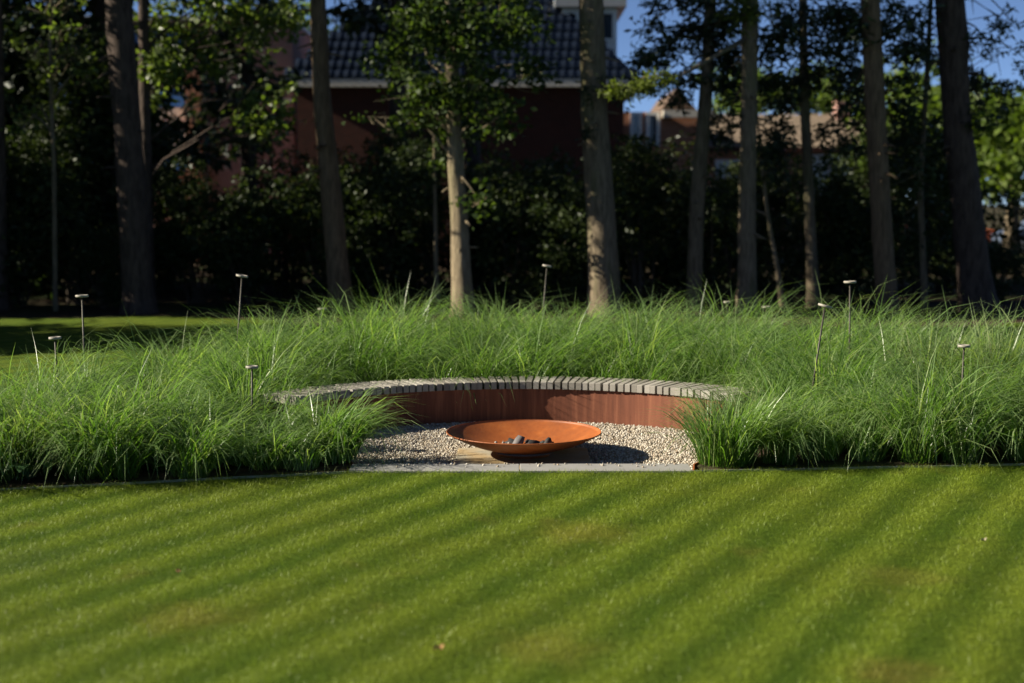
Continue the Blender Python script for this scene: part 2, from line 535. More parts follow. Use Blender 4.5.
def blob_template():
    t = (1 + 5 ** .5) / 2
    v = np.array([(-1, t, 0), (1, t, 0), (-1, -t, 0), (1, -t, 0), (0, -1, t), (0, 1, t), (0, -1, -t), (0, 1, -t), (t, 0, -1), (t, 0, 1), (-t, 0, -1), (-t, 0, 1)], float)
    v /= np.linalg.norm(v[0])
    f = np.array([(0, 11, 5), (0, 5, 1), (0, 1, 7), (0, 7, 10), (0, 10, 11), (1, 5, 9), (5, 11, 4), (11, 10, 2), (10, 7, 6), (7, 1, 8), (3, 9, 4), (3, 4, 2), (3, 2, 6), (3, 6, 8), (3, 8, 9), (4, 9, 5), (2, 4, 11), (6, 2, 10), (8, 6, 7), (9, 8, 1)])
    return v, f
BV, BF = blob_template()
def pebbles(name, pts, s0, s1, mat, rng):
    n = len(pts)
    sc = rng.uniform(s0, s1, (n, 1)) * rng.uniform(.65, 1.25, (n, 3))
    q = rng.normal(size=(n, 4)); q /= np.linalg.norm(q, axis=1)[:, None]
    w, x, y, z = q.T
    Rm = np.stack([1 - 2 * (y * y + z * z), 2 * (x * y - z * w), 2 * (x * z + y * w), 2 * (x * y + z * w), 1 - 2 * (x * x + z * z), 2 * (y * z - x * w), 2 * (x * z - y * w), 2 * (y * z + x * w), 1 - 2 * (x * x + y * y)], 1).reshape(n, 3, 3)
    v = BV[None] * sc[:, None, :] * (1 + rng.normal(0, .10, (n, 12, 1)))
    v = np.einsum('nij,nkj->nki', Rm, v) + pts[:, None, :]
    f = BF[None] + (np.arange(n) * 12)[:, None, None]
    return np_mesh(name, v.reshape(-1, 3), f.reshape(-1, 3))
pp = []
rg = np.random.default_rng(3)
while len(pp) < 34000:
    x, y = rg.uniform(-2.5, 2.7), rg.uniform(11.1, 13.8)
    if rg.random() < .0012:                         # a few stones kicked onto the kerb
        pp.append((rg.uniform(-1.2, 1.3), 11.155 - abs(rg.normal(0, .07)), .017)); continue
    if in_gravel(x, y, .01):
        pp.append((x, y, DZ + rg.uniform(.0, .014)))
gr = link_mesh('gravel', pebbles('gravel', np.array(pp), .0042, .0118, M['gravel'], rg), M['gravel'], smooth=True)
tag(gr, 'pale beige gravel filling the court in front of the curved bench', 'gravel', kind='stuff')

KG = 'pale kerb slabs along the front of the gravel'
k1 = MB().box(-1.27, .057, 10.86, 11.165, -.12, .012).build('kerb_slab', M['kerb'])
k2 = MB().box(.063, 1.40, 10.865, 11.168, -.12, .013).build('kerb_slab', M['kerb'])
tag(bevel(k1, .004), 'pale grey kerb slab left of the joint under the fire bowl, beside the overhanging grass', 'kerb', KG)
tag(bevel(k2, .004), 'pale grey kerb slab right of the joint, beneath the long shadow of the fire bowl', 'kerb', KG)
pl = MB().prism([(-.48, 11.172), (.64, 11.172), (.65, 12.18), (-.46, 12.17)], -.12, DZ + .026).build('plinth_slab', M['plinth'])
tag(bevel(pl, .006), 'sandy rust-stained stone slab carrying the fire bowl', 'slab')

# ------------------------------------------------------------------ curved bench
bench = thing('curved_bench', 'long curved bench of grey wooden slats on a rusty steel wall around the gravel', 'bench', (CX, CY, DZ))
bench.scale = (SK, SK, SK)
def ring(rin, rout, z0, z1, a0, a1, n):
    mb = MB()
    v, f = [], []
    for k in range(n + 1):
        a = R(a0 + (a1 - a0) * k / n)
        c, s = math.cos(a), math.sin(a)
        v += [(rin * c, rin * s, z0), (rout * c, rout * s, z0), (rout * c, rout * s, z1), (rin * c, rin * s, z1)]
    for k in range(n):
        b = 4 * k; e = b + 4
        for i in range(4):
            j = (i + 1) % 4
            f.append((b + i, e + i, e + j, b + j))
    f += [(0, 1, 2, 3), (4 * n + 3, 4 * n + 2, 4 * n + 1, 4 * n)]
    return mb.add(v, f)
ring(2.415, 2.425, -.02, .318, A0, A1, 110).build('corten_wall', M['corten_wall'], bench)
ring(2.775, 2.785, -.02, .318, A0, A1, 110).build('back_wall', M['corten_wall'], bench)
ring(2.44, 2.48, .285, .3195, A0, A1, 80).build('support_rail', M['twig'], bench)
ring(2.70, 2.74, .285, .3195, A0, A1, 80).build('support_rail', M['twig'], bench)
sl = MB()
rs = np.random.default_rng(11)
step = 1.585
nsl = int((A1 - A0) / step)
for k in range(nsl):
    a = R(A0 + .8 + k * step)
    c, s = math.cos(a), math.sin(a)
    w = .0252 + rs.normal(0, .0006)
    r0 = 2.39 + rs.normal(0, .0022); r1 = 2.82 + rs.normal(0, .003)
    z1 = .390 + rs.normal(0, .0016); z0 = .3205
    da = rs.normal(0, .0012)
    e = .004
    pr = [(r0, z0), (r1, z0), (r1, z1 - e), (r1 - e, z1), (r0 + e, z1), (r0, z1 - e)]
    v = []
    for sd in (-1, 1):
        for r, z in pr:
            t = sd * w + da * (r - 2.6) * 30
            v.append((r * c - t * s, r * s + t * c, z))
    n6 = 6
    f = [tuple(range(5, -1, -1)), tuple(range(6, 12))] + [(i, (i + 1) % 6, 6 + (i + 1) % 6, 6 + i) for i in range(6)]
    sl.add(v, f)
sl.build('seat', M['wood'], bench)
# low rusty edging plates that close the gravel at both sides
for sgn, lab in ((1, 'low rusty steel edge of the gravel beside the right-hand grass tuft'), (-1, 'low rusty steel edge of the gravel behind the left-hand grass tuft')):
    e = MB()
    p0 = np.array([CX + sgn * 1.345, 11.175]); p1 = np.array([CX + sgn * 2.06, 12.60])
    d = (p1 - p0) / np.linalg.norm(p1 - p0); nrm = np.array([-d[1], d[0]]) * .005
    e.prism([tuple(p0 - nrm), tuple(p0 + nrm), tuple(p1 + nrm), tuple(p1 - nrm)][::1], -.12, .008)
    tag(e.build('edging_plate', M['corten_bowl']), lab, 'edging', 'rusty plates edging the gravel')

# thin metal edging between lawn and bed
def edging(name, xsq, lab):
    e = MB(); v, f = [], []
    for x in xsq:
        y = front_y(x) - .004 + .006 * math.sin(x * 5)
        v += [(x, y, -.01), (x, y + .006, -.01), (x, y + .006, .016), (x, y, .016)]
    n = len(xsq)
    for k in range(n - 1):
        for i in range(4):
            j = (i + 1) % 4
            f.append((4 * k + i, 4 * k + j, 4 * k + 4 + j, 4 * k + 4 + i))
    f += [(0, 3, 2, 1), (4 * n - 4, 4 * n - 3, 4 * n - 2, 4 * n - 1)]
    tag(e.add(v, f).build(name, M['edging']), lab, 'edging', 'metal strips between lawn and bed')
edging('edging_strip', np.linspace(1.38, 8, 50), 'thin pale metal strip between lawn and bed, right of the kerb')
edging('edging_strip', np.linspace(-8, -1.28, 50), 'thin pale metal strip between lawn and bed, left of the kerb')

# ------------------------------------------------------------------ fire bowl and what lies in it
BX, BY, BZ = .100, 11.83, DZ + .026
bowl = thing('fire_bowl', 'wide shallow rusty steel fire bowl on a stone slab', 'fire bowl', (BX, BY, BZ))
bowl.scale = (SK, SK, SK)
RIM, ZR, ZB = .632, .188, .022
prof_out, prof_in = [], []
for k in range(22):
    t = k / 21
    r = RIM * t
    z = ZB + (ZR - ZB) * t ** 2.15
    prof_out.append((max(r, .001), z))
    prof_in.append((max(r - .002, .0005), z + .007))
prof = prof_out + [(RIM + .002, ZR + .003), (RIM, ZR + .008), (RIM - .006, ZR + .009)] + prof_in[::-1]
MB().lathe(prof, 96).build('shell', M['corten_bowl'], bowl, smooth=True)
MB().lathe([(.20, 0), (.21, 0), (.215, .045), (.205, .045), (.20, 0)], 48).build('foot_ring', M['corten_bowl'], bowl)
bowl_z = lambda x, y: BZ + .007 + ZB + (ZR - ZB) * (min(1, math.hypot(x - BX, y - BY) / RIM)) ** 2.15
ash = MB().lathe([(.001, .028), (.10, .024), (.18, .016), (.24, .006), (.26, .0)], 32, (BX, BY - .05, BZ + .040)).build('ash_bed', M['ash'], None, True)
tag(ash, 'grey ash lying in the bottom of the rusty fire bowl', 'ash', kind='stuff')
def chunk(name, loc, size, rot, mat, label, cat, group, rng):
    v = np.array([(x, y, z) for z in (-1, -.2, 1) for x, y in ((-1, -1), (1, -1), (1, 1), (-1, 1))], float)
    v *= np.where(v[:, 2:3] > .5, rng.uniform(.35, .75), 1.0) ** np.array([1, 1, 0])
    v = (v + rng.normal(0, .22, v.shape)) * np.array(size) * .62
    fq = [(3, 2, 1, 0), (8, 9, 10, 11)] + [(4 * j + i, 4 * j + (i + 1) % 4, 4 * j + 4 + (i + 1) % 4, 4 * j + 4 + i) for j in (0, 1) for i in range(4)]
    me = np_mesh(name, v, fq)
    o = link_mesh(name, me, mat)
    o.location = loc; o.rotation_euler = rot
    return tag(o, label, cat, group)
rc = np.random.default_rng(5)
CG = 'charred wood in the fire bowl'
chunk('charred_log', (BX - .04, BY - .10, BZ + .125), (.062, .05, .095), (.3, .5, .2), M['ash_wood'], 'grey pointed chunk of burnt wood standing highest in the bowl', 'firewood', CG, rc)
chunk('charred_log', (BX + .075, BY - .12, BZ + .118), (.095, .045, .040), (.1, .1, .4), M['char'], 'flat black burnt log beside the grey pointed chunk', 'firewood', CG, rc)
chunk('charred_log', (BX + .20, BY - .10, BZ + .125), (.055, .04, .055), (.2, -.4, .9), M['char'], 'small black charred stub at the right end of the firewood', 'firewood', CG, rc)
chunk('charred_log', (BX - .10, BY - .04, BZ + .105), (.10, .04, .045), (.1, .1, -.5), M['char'], 'dark charred log lying behind the grey pointed chunk', 'firewood', CG, rc)
for dx, dy, sx, sy, sz, a in ((.02, -.17, .022, .016, .018, .4), (.135, -.15, .03, .013, .014, 1.2), (.155, -.05, .05, .018, .02, 2.2), (-.06, -.16, .02, .02, .016, 2.9), (.04, .02, .07, .02, .022, .9), (.24, -.06, .028, .016, .016, .2)):
    chunk('ember', (BX + dx, BY + dy, BZ + .112), (sx, sy, sz), (.2, .3, a), M['char'], 'small black fragment of charcoal among the burnt wood in the bowl', 'charcoal', 'small charcoal fragments in the fire bowl', rc)
SG = 'pale stones in the fire bowl'
for dx, dy, sz, lab in ((-.235, -.10, .019, 'pale ash-grey stone at the left end of the row in the bowl'), (-.175, -.11, .022, 'largest pale stone in the bowl, second from the left end of the row'), (-.125, -.12, .016, 'small pale stone nearest to the grey pointed chunk in the bowl')):
    chunk('pale_stone', (BX + dx, BY + dy, BZ + .118), (sz, sz * .9, sz), (.3, .2, dx * 9), M['pale_stone'], lab, 'stone', SG, rc)

# ------------------------------------------------------------------ grass
def blades(base, az, lean, h, w, curve, rng, seg=4):
    """arching tapered strips: base (N,3), az heading, lean at root, height, width, curve = how far the tip falls over"""
    n = len(base)
    t = np.linspace(0, 1, seg + 1)
    d = np.stack([np.cos(az), np.sin(az)], 1)
    side = np.stack([-np.sin(az), np.cos(az)], 1)
    tw = rng.uniform(-.9, .9, n)
    sd = np.stack([side[:, 0] * np.cos(tw) + d[:, 0] * np.sin(tw), side[:, 1] * np.cos(tw) + d[:, 1] * np.sin(tw), rng.uniform(-.25, .25, n)], 1)
    V = np.zeros((n, seg + 1, 2, 3), np.float32)
    ang = lean[:, None] + curve[:, None] * t[None] ** 1.6
    sl_ = np.sin(ang); cl = np.cos(ang)
    ds = 1.0 / seg
    hor = np.concatenate([np.zeros((n, 1)), np.cumsum((sl_[:, 1:] + sl_[:, :-1]) / 2 * ds, 1)], 1) * h[:, None]
    ver = np.concatenate([np.zeros((n, 1)), np.cumsum((cl[:, 1:] + cl[:, :-1]) / 2 * ds, 1)], 1) * h[:, None]
    P = np.zeros((n, seg + 1, 3))
    P[:, :, 0] = base[:, None, 0] + d[:, None, 0] * hor
    P[:, :, 1] = base[:, None, 1] + d[:, None, 1] * hor
    P[:, :, 2] = base[:, None, 2] + ver
    P[:, :, 2] = np.maximum(P[:, :, 2], .012)
    wt = np.array([.75] + [1.0] * (seg - 2) + [.7, .06]) if seg > 2 else np.array([1, .8, .06])
    off = sd[:, None, :] * (w[:, None] * wt[None] * .5)[:, :, None]
    V[:, :, 0] = P - off; V[:, :, 1] = P + off
    idx = np.arange(n)[:, None] * (2 * (seg + 1)) + np.arange(seg)[None] * 2
    Fc = np.stack([idx, idx + 1, idx + 3, idx + 2], 2).reshape(-1, 4)
    return V.reshape(-1, 3), Fc, np.repeat(np.tile(t, n), 2)
def tussock(cx, cy, n, hmean, rng, spread=.11, fall=1.75, w=.0082, droop_dir=None):
    rr = spread * np.sqrt(rng.random(n)); th = rng.uniform(0, 2 * np.pi, n)
    base = np.stack([cx + rr * np.cos(th), cy + rr * np.sin(th), np.full(n, .004)], 1)
    az = th + rng.normal(0, .8, n) + 0
    if droop_dir is not None:
        az = np.where(rng.random(n) < .55, droop_dir + rng.normal(0, .6, n), az)
    h = hmean * np.clip(rng.normal(1.0, .18, n), .5, 1.28)
    lean = np.abs(rng.normal(.10, .18, n)) + rr / spread * .22
    curve = np.clip(rng.normal(fall, .55, n), .35, 2.9)
    curve = np.where(h > hmean * 1.15, np.maximum(curve, 1.5), curve)
    return blades(base, az, lean, h, np.full(n, w) * np.where(rng.random(n) < .12, rng.uniform(1.2, 1.7, n), rng.uniform(.6, 1.15, n)), curve, rng)
def merge(name, parts, mat, parent=None):
    vs, fs, k = [], [], 0
    for p in parts:
        vs.append(p[0]); fs.append(p[1] + k); k += len(p[0])
    me = np_mesh(name, np.concatenate(vs), np.concatenate(fs))
    if len(parts[0]) > 2:
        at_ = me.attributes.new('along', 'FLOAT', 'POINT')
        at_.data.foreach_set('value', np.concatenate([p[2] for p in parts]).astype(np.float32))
    return link_mesh(name, me, mat, parent, smooth=True)

def in_bed(x, y):
    r = math.hypot(x - CX, y - CY)
    a = math.degrees(math.atan2(y - CY, x - CX))
    if y < front_y(x) + .05 or r > bed_r(x, y) - .12: return False
    if in_gravel(x, y, -.14): return False
    if A0 - 2 < a < A1 + 2 and 2.36 < r < 3.0: return False
    if y < 11.25 and -1.36 < x < 1.46: return False
    return True
rb = np.random.default_rng(21)
sides = {'L': [], 'B': [], 'R': []}
cells = []
sp = .36
for j, y in enumerate(np.arange(8.8, 18.0, sp)):
    for x in np.arange(-5.6, 7.2, sp):
        xx, yy = x + (j % 2) * sp / 2 + rb.normal(0, .06), y + rb.normal(0, .06)
        if in_bed(xx, yy) and abs(xx) < yy * .36 + .9:
            cells.append((xx, yy))
for (x, y) in cells:
    r = math.hypot(x - CX, y - CY)
    a = math.degrees(math.atan2(y - CY, x - CX))
    key = 'L' if (a > 138 or a < -90) else ('R' if a < 42 else 'B')
    n = 205 if y < 13 else 165
    h = {'L': .90, 'B': 1.0, 'R': .98}[key] * float(np.interp(y, [11, 13, 15], [.98, 1.0, 1.12])) * float(np.clip(rb.normal(1, .14), .72, 1.3))
    if key == 'B' and r < 3.4: h *= .72
    if y < 13.2 and r < 2.5: h *= .62 if x < 0 else .80
    elif y < 12.4 and r < 3.1: h *= .80
    if key == 'L' and y > 12.6: h *= 1.08
    if rb.random() < .10: continue
    sides[key].append(tussock(x, y, n, h, rb, spread=.14, fall=float(rb.uniform(1.6, 2.3)), droop_dir=float(rb.uniform(0, 6.28)) if rb.random() < .6 else None))
labs = {'L': 'ornamental grass filling the bed left of the gravel court', 'B': 'ornamental grass filling the bed behind the curved bench', 'R': 'taller ornamental grass filling the bed right of the gravel court'}
for k in 'LBR':
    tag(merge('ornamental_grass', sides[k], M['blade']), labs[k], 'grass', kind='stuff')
# individual tussocks that stand out from the mass
TG = 'single tussocks standing out of the grass bed'
rt = np.random.default_rng(31)
def single(loc, n, h, lab, mat='blade', **kw):
    o = thing('grass_tussock', lab, 'tussock', (loc[0], loc[1], 0), 0, TG)
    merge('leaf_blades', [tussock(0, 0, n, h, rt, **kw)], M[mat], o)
single((-1.46, 11.42), 460, .72, 'shaggy grass tussock drooping over the left edge of the gravel', spread=.2, droop_dir=-.1)
single((-1.95, 12.1), 300, .60, 'grass tussock leaning over the left end of the slatted bench', spread=.17, droop_dir=.2)
single((1.70, 11.20), 560, .64, 'upright dense grass tussock beside the right corner of the gravel', spread=.22, fall=.9)
single((2.0, 12.2), 320, .68, 'grass tussock with reddish bents in front of the right bench end', 'blade_pale', spread=.15, droop_dir=2.9)
single((4.55, 13.3), 420, 1.12, 'tall yellowish upright grass tussock near the right edge of the bed', 'blade_pale', spread=.22, fall=.55)
single((4.05, 13.6), 360, 1.05, 'tall straw-tipped grass tussock left of the tallest yellowish one', 'blade_pale', spread=.22, fall=.6)
single((-3.75, 10.75), 380, .74, 'pale drooping grass tussock at the left front corner of the bed', 'blade_pale', spread=.2, fall=1.5)

# mown grass of the near lawn, leaning one way then the other with the mower
def lawn_blades(n, y0, y1, seed):
    rng = np.random.default_rng(seed)
    u = rng.random(n)
    y = np.sqrt(y0 ** 2 + u * (y1 ** 2 - y0 ** 2))
    x = rng.uniform(-1, 1, n) * (y * .37 + .25)
    fy = np.interp(x, [-9, -3.72, -1.27, 1.36, 4.1, 9], [8.3, 10.16, 10.84, 10.86, 11.16, 12.0])
    keep = y < fy - .004
    x, y = x[keep], y[keep]; n = len(x)
    uu = x * math.sin(STRIPE_ANG) - y * math.cos(STRIPE_ANG)
    s = np.sin(uu * 2 * np.pi / STRIPE_P) * (.75 + .35 * np.sin(x * 1.3 + y * .6) * np.sin(y * 1.1 - x * .5)) + rng.normal(0, .75, n)
    d = np.where(s > 0, STRIPE_ANG, STRIPE_ANG + np.pi)
    az = d + rng.normal(0, .9, n)
    lean = np.abs(rng.normal(.55, .25, n))
    edge = np.clip((y - (fy[keep] - .16)) / .12, 0, 1)
    h = np.clip(rng.normal(.027, .008, n), .010, .055) * (1 + .5 * edge * rng.random(n))
    base = np.stack([x, y, np.full(n, .001)], 1)
    return blades(base, az, lean, h, rng.uniform(.0018, .0036, n), rng.uniform(.1, .9, n), rng, seg=2)
lb = lawn_blades(470000, 5.7, 11.9, 41)
tag(merge('lawn_grass', [lb], M['lawn_blade']), 'short mown grass of the striped front lawn', 'grass', kind='stuff')

# broad-leaved plant in the left corner of the bed
hp = thing('broadleaf_plant', 'low plant with broad dark leaves at the left front corner of the bed', 'plant', (-3.62, 10.5, 0))
hb = MB()
for k in range(9):
    a = k * 2.4; L = .16 + .05 * (k % 3)
    c, s = math.cos(a), math.sin(a)
    rows = [(0, .006, .0), (.3, .028, .10), (.55, .055, .15), (.8, .05, .15), (1, .004, .11)]
    v = []
    for t, w, z in rows:
        v += [(L * t * c - w * s, L * t * s + w * c, z + .01), (L * t * c + w * s, L * t * s - w * c, z + .01)]
    hb.add(v, [(2 * i, 2 * i + 1, 2 * i + 3, 2 * i + 2) for i in range(4)])
hb.build('leaves', M['hosta'], hp, True)

# ------------------------------------------------------------------ garden lights
LG = 'garden lights on thin posts in the grass bed'
def garden_light(px, py, Y, foot_x, lab, s=1.0, tilt=(0, 0)):
    p = at(px, py, Y)
    fx = at(foot_x, 330, Y)[0]
    fx = p[0] + (fx - p[0])
    o = thing('garden_light', lab, 'garden light', (fx, Y, 0), 0, LG)
    top = Vector((p[0] - fx, 0, p[2]))
    MB().tube([(0, 0, -.03), tuple(top * .5), tuple(top * .985)], [.010, .009, .008], 10).build('post', M['post'], o, True)
    r = .062 * s
    h = MB().lathe([(.010, -.014), (r * .9, -.011), (r, -.006), (r, .008), (r * .93, .011), (r * .78, .008), (r * .76, .004)], 28)
    hd = h.build('head', M['post_head'], o, True)
    hd.location = top; hd.rotation_euler = (tilt[0], tilt[1] + math.atan2(top.x, top.z), 0)
    MB().lathe([(.0005, .004), (r * .765, .004), (r * .765, -.004), (.0005, -.004)], 28).build('lens', M['lens'], hd)
    return o
garden_light(82, 296, 13.6, 84, 'garden light at the far left with pale head against the dark trees, taller of two')
garden_light(55, 338, 12.8, 57, 'short garden light at the far left, mostly sunk in grass tips', .9)
garden_light(242, 276, 14.6, 232, 'tall slightly leaning garden light in front of the dark shrubs on the left', 1.0, (0, .1))
garden_light(252, 367, 12.0, 250, 'low garden light in the grass near the left end of the bench', .85)
garden_light(322, 309, 16.9, 321, 'small garden light in front of the foot of the reddish-brown leaning trunk', .8)
garden_light(547, 266, 17.0, 538, 'leaning garden light behind the bench, left of the thickest middle trunk', .9, (0, .12))
garden_light(766, 307, 17.0, 766, 'small garden light in front of the thin pale stem', .85)
garden_light(727, 302, 17.4, 727, 'small dull garden light just left of the straight grey trunk', .7)
garden_light(825, 306, 12.4, 807, 'strongly leaning garden light with a tilted pale head on the right', 1.0, (0, .15))
garden_light(850, 282, 14.0, 851, 'tall upright garden light with a ring-shaped head on the right')
garden_light(964, 346, 12.2, 963, 'dark low garden light among the tall yellowish tussocks', .85)

# ------------------------------------------------------------------ foliage
def leaf_quads(c, size, rng, aspect=.55, flat=.0, up=None):
    """diamond leaves at points c (N,3)"""
    n = len(c)
    d = rng.normal(size=(n, 3)); d[:, 2] = d[:, 2] * (1 - flat) - (.25 if up is None else up)
    d /= np.linalg.norm(d, axis=1)[:, None] + 1e-9
    e = rng.normal(size=(n, 3)); e[:, 2] *= (1 - flat)
    s = np.cross(d, e); s /= np.linalg.norm(s, axis=1)[:, None] + 1e-9
    nn = np.cross(d, s)
    L = (size * rng.uniform(.6, 1.3, n))[:, None]
    W = L * aspect * .5
    V = np.stack([c, c + d * L * .5 + s * W + nn * L * .08, c + d * L, c + d * L * .5 - s * W + nn * L * .08], 1)
    Fc = np.arange(n * 4).reshape(n, 4)
    return V.reshape(-1, 3), Fc
def clumpy(center, rad, n, rng, per=14, spread=.16, shell=.0):
    """leaf points gathered in twig-sized sprays inside an ellipsoid"""
    k = max(1, n // per)
    u = rng.normal(size=(k, 3)); u /= np.linalg.norm(u, axis=1)[:, None]
    r = (shell + (1 - shell) * rng.random(k)) ** (1 / 2.2)
    c = np.asarray(center) + u * r[:, None] * np.asarray(rad)
    dirs = rng.normal(size=(k, 3)) * np.array([1, 1, .45]); dirs /= np.linalg.norm(dirs, axis=1)[:, None]
    t = rng.uniform(-1.6, 1.6, (k, per, 1))
    p = c[:, None, :] + dirs[:, None, :] * t * spread + rng.normal(0, spread * .45, (k, per, 3)) * np.array([1, 1, .6])
    return p.reshape(-1, 3)
def blob_leaves(blobs, size, rng, aspect=.55, flat=.3, per=14, spread=.16, shell=.0):
    pts = np.concatenate([clumpy(c, r, n, rng, per, spread, shell) for c, r, n in blobs])
    return leaf_quads(pts, size, rng, aspect, flat)

def trunk_pts(pix, Y, H):
    """pix: list of (x, y, width px) from the foot up; continued straight to height H"""
    P = [at(x, y, Y) for x, y, w in pix]
    W = [w / F * Y / 2 for x, y, w in pix]
    P[0][2] = -.05
    d = (P[-1] - P[-2]) / max(.1, P[-1][2] - P[-2][2])
    d[0] = np.clip(d[0], -.12, .12)
    z0 = P[-1][2]
    for k in (1, 2, 3, 4):
        z = z0 + (H - z0) * k / 4
        P.append(P[len(pix) - 1] + d * (z - z0)); W.append(max(.02, W[len(pix) - 1] * (1 - .22 * k)))
    P, W = np.array(P), np.array(W)
    zz = np.concatenate([[-.05, .04, .14, .3, .6], np.arange(1.0, H, .45), [H]])
    out = np.stack([np.interp(zz, P[:, 2], P[:, i]) for i in range(3)], 1)
    ww = np.interp(zz, P[:, 2], W) * (1 + .28 * np.exp(-np.clip(zz, 0, None) / .18))
    return out, ww
def trunk_at(P, z):
    return np.array([np.interp(z, P[:, 2], P[:, 0]), np.interp(z, P[:, 2], P[:, 1]), z])

def conifer_limbs(P, z0, z1, L0, nb, rng, mb, droop=.5, az=None, per=70, spread=.17, frm=.25):
    """drooping boughs around a trunk: limbs go to mb, needle points come back"""
    pts = []
    for k in range(nb):
        z = z0 + (z1 - z0) * (k + rng.random()) / nb
        f = 1 - (z - z0) / (z1 - z0 + 1e-6)
        L = L0 * (.25 + .75 * f ** .8) * rng.uniform(.7, 1.15)
        a = rng.uniform(0, 2 * np.pi) if az is None else rng.uniform(*az)
        b = trunk_at(P, z)
        t = np.linspace(0, 1, 7)
        hx = L * t; hz = L * (.18 * t - droop * t ** 2 + .12 * t ** 4) + rng.normal(0, .05)
        bend = rng.normal(0, .25)
        c = np.stack([b[0] + hx * np.cos(a + bend * t), b[1] + hx * np.sin(a + bend * t), b[2] + hz], 1)
        mb.tube(c, np.linspace(.035, .006, 7) * (.6 + .25 * L / 2), 5, False)
        m = int(per * L)
        tt = rng.uniform(frm, 1.02, m)
        q = np.stack([np.interp(tt, t, c[:, i]) for i in range(3)], 1)
        w = spread * (1.25 - tt) * 2.2
        q += rng.normal(size=(m, 3)) * np.stack([w, w, w * .35], 1)
        q[:, 2] -= np.abs(rng.normal(0, .10, m))
        pts.append(q)
    return np.concatenate(pts)

def tree(name, label, cat, pix, Y, H, bark, build_crown, leaf, seed, group=None, rough=.035, leaf_size=.2, aspect=.3, flat=.2):
    rng = np.random.default_rng(seed)
    P, Wd = trunk_pts(pix, Y, H)
    base = np.array([P[0][0], P[0][1], 0])
    o = thing(name, label, cat, tuple(base), 0, group)
    mb = MB()
    mb.tube(P - base, Wd, 18, True, rough, rng)
    if Wd[6] > .12:                                    # broken-off branch stubs
        for _ in range(9):
            z = rng.uniform(1.2, 6.5); a = rng.uniform(np.pi * .95, 2.05 * np.pi)
            b0 = trunk_at(P, z) - base; r_ = np.interp(z, P[:, 2], Wd); L = rng.uniform(.08, .34)
            d_ = np.array([np.cos(a), np.sin(a), rng.uniform(-.35, .15)])
            mb.tube([b0 + d_ * r_ * .7, b0 + d_ * (r_ + L * .5), b0 + d_ * (r_ + L) + np.array([0, 0, rng.uniform(-.06, .02)])], [.028, .02, .009], 6)
    vf = None
    if build_crown:
        lm = MB()
        vf = build_crown(P, rng, lm)
        if lm.v:                                       # the limbs grow out of the trunk: one piece of wood
            mb.add([(x - base[0], y - base[1], z) for x, y, z in lm.v], lm.f)
    mb.build('trunk', M[bark], o, True)
    if vf:
        v, f = vf
        merge('crown', [(v - base, f)], M[leaf], o)
    return o, P, base

def conifer_crown(z0, z1, L0, nb, size=.24, droop=.5, per=60, aspect=.28, az=None, extra=None, spread=.17):
    def fn(P, rng, lm):
        q = conifer_limbs(P, z0, z1, L0, nb, rng, lm, droop, az, per, spread)
        parts = [leaf_quads(q, size, rng, aspect, .2, .5)]
        if extra: parts += extra(P, rng, lm)
        vs, fs, k = [], [], 0
        for v, f in parts:
            vs.append(v); fs.append(f + k); k += len(v)
        return np.concatenate(vs), np.concatenate(fs)
    return fn
def leafy_crown(blobs_px, Y, size=.12, more=(), limb_from=None, per=14, spread=.2, aspect=.6):
    """blobs given as (x, y, rx, ry px, leaves) at the tree's own distance, each with the limb that carries it"""
    def fn(P, rng, lm):
        bl = []
        for x, y, rx, ry, n in blobs_px:
            c = at(x, y, Y + rng.uniform(-.9, .9)); k = Y / F
            bl.append((c, (rx * k, max(.5, (rx + ry) * k * .5), ry * k), n))
        for c, r, n in more:
            bl.append((np.array(c, float), r, n))
        for c, r, n in bl:
            zb = np.clip(c[2] - np.hypot(c[0] - P[0][0], c[1] - P[0][1]) * .45, 2.2, P[-1][2] - .3)
            b = trunk_at(P, zb)
            t = np.linspace(0, 1, 6)[:, None]
            mid = b + (c - b) * t + np.array([0, 0, .3]) * np.sin(t * 3.1) + rng.normal(0, .06, (6, 3)) * (t * (1 - t) * 4)
            lm.tube(mid, np.linspace(.030, .008, 6), 6, False)
            for _ in range(5):
                e = c + rng.normal(size=3) * np.array(r) * .6
                s0 = b + (c - b) * rng.uniform(.55, .95)
                lm.tube([s0, (s0 + e) / 2 + rng.normal(0, .06, 3), e], [.014, .01, .004], 4, False)
        return blob_leaves(bl, size, rng, aspect, .35, per, spread)
    return fn

TGp = 'tall trees along the edge of the wood'
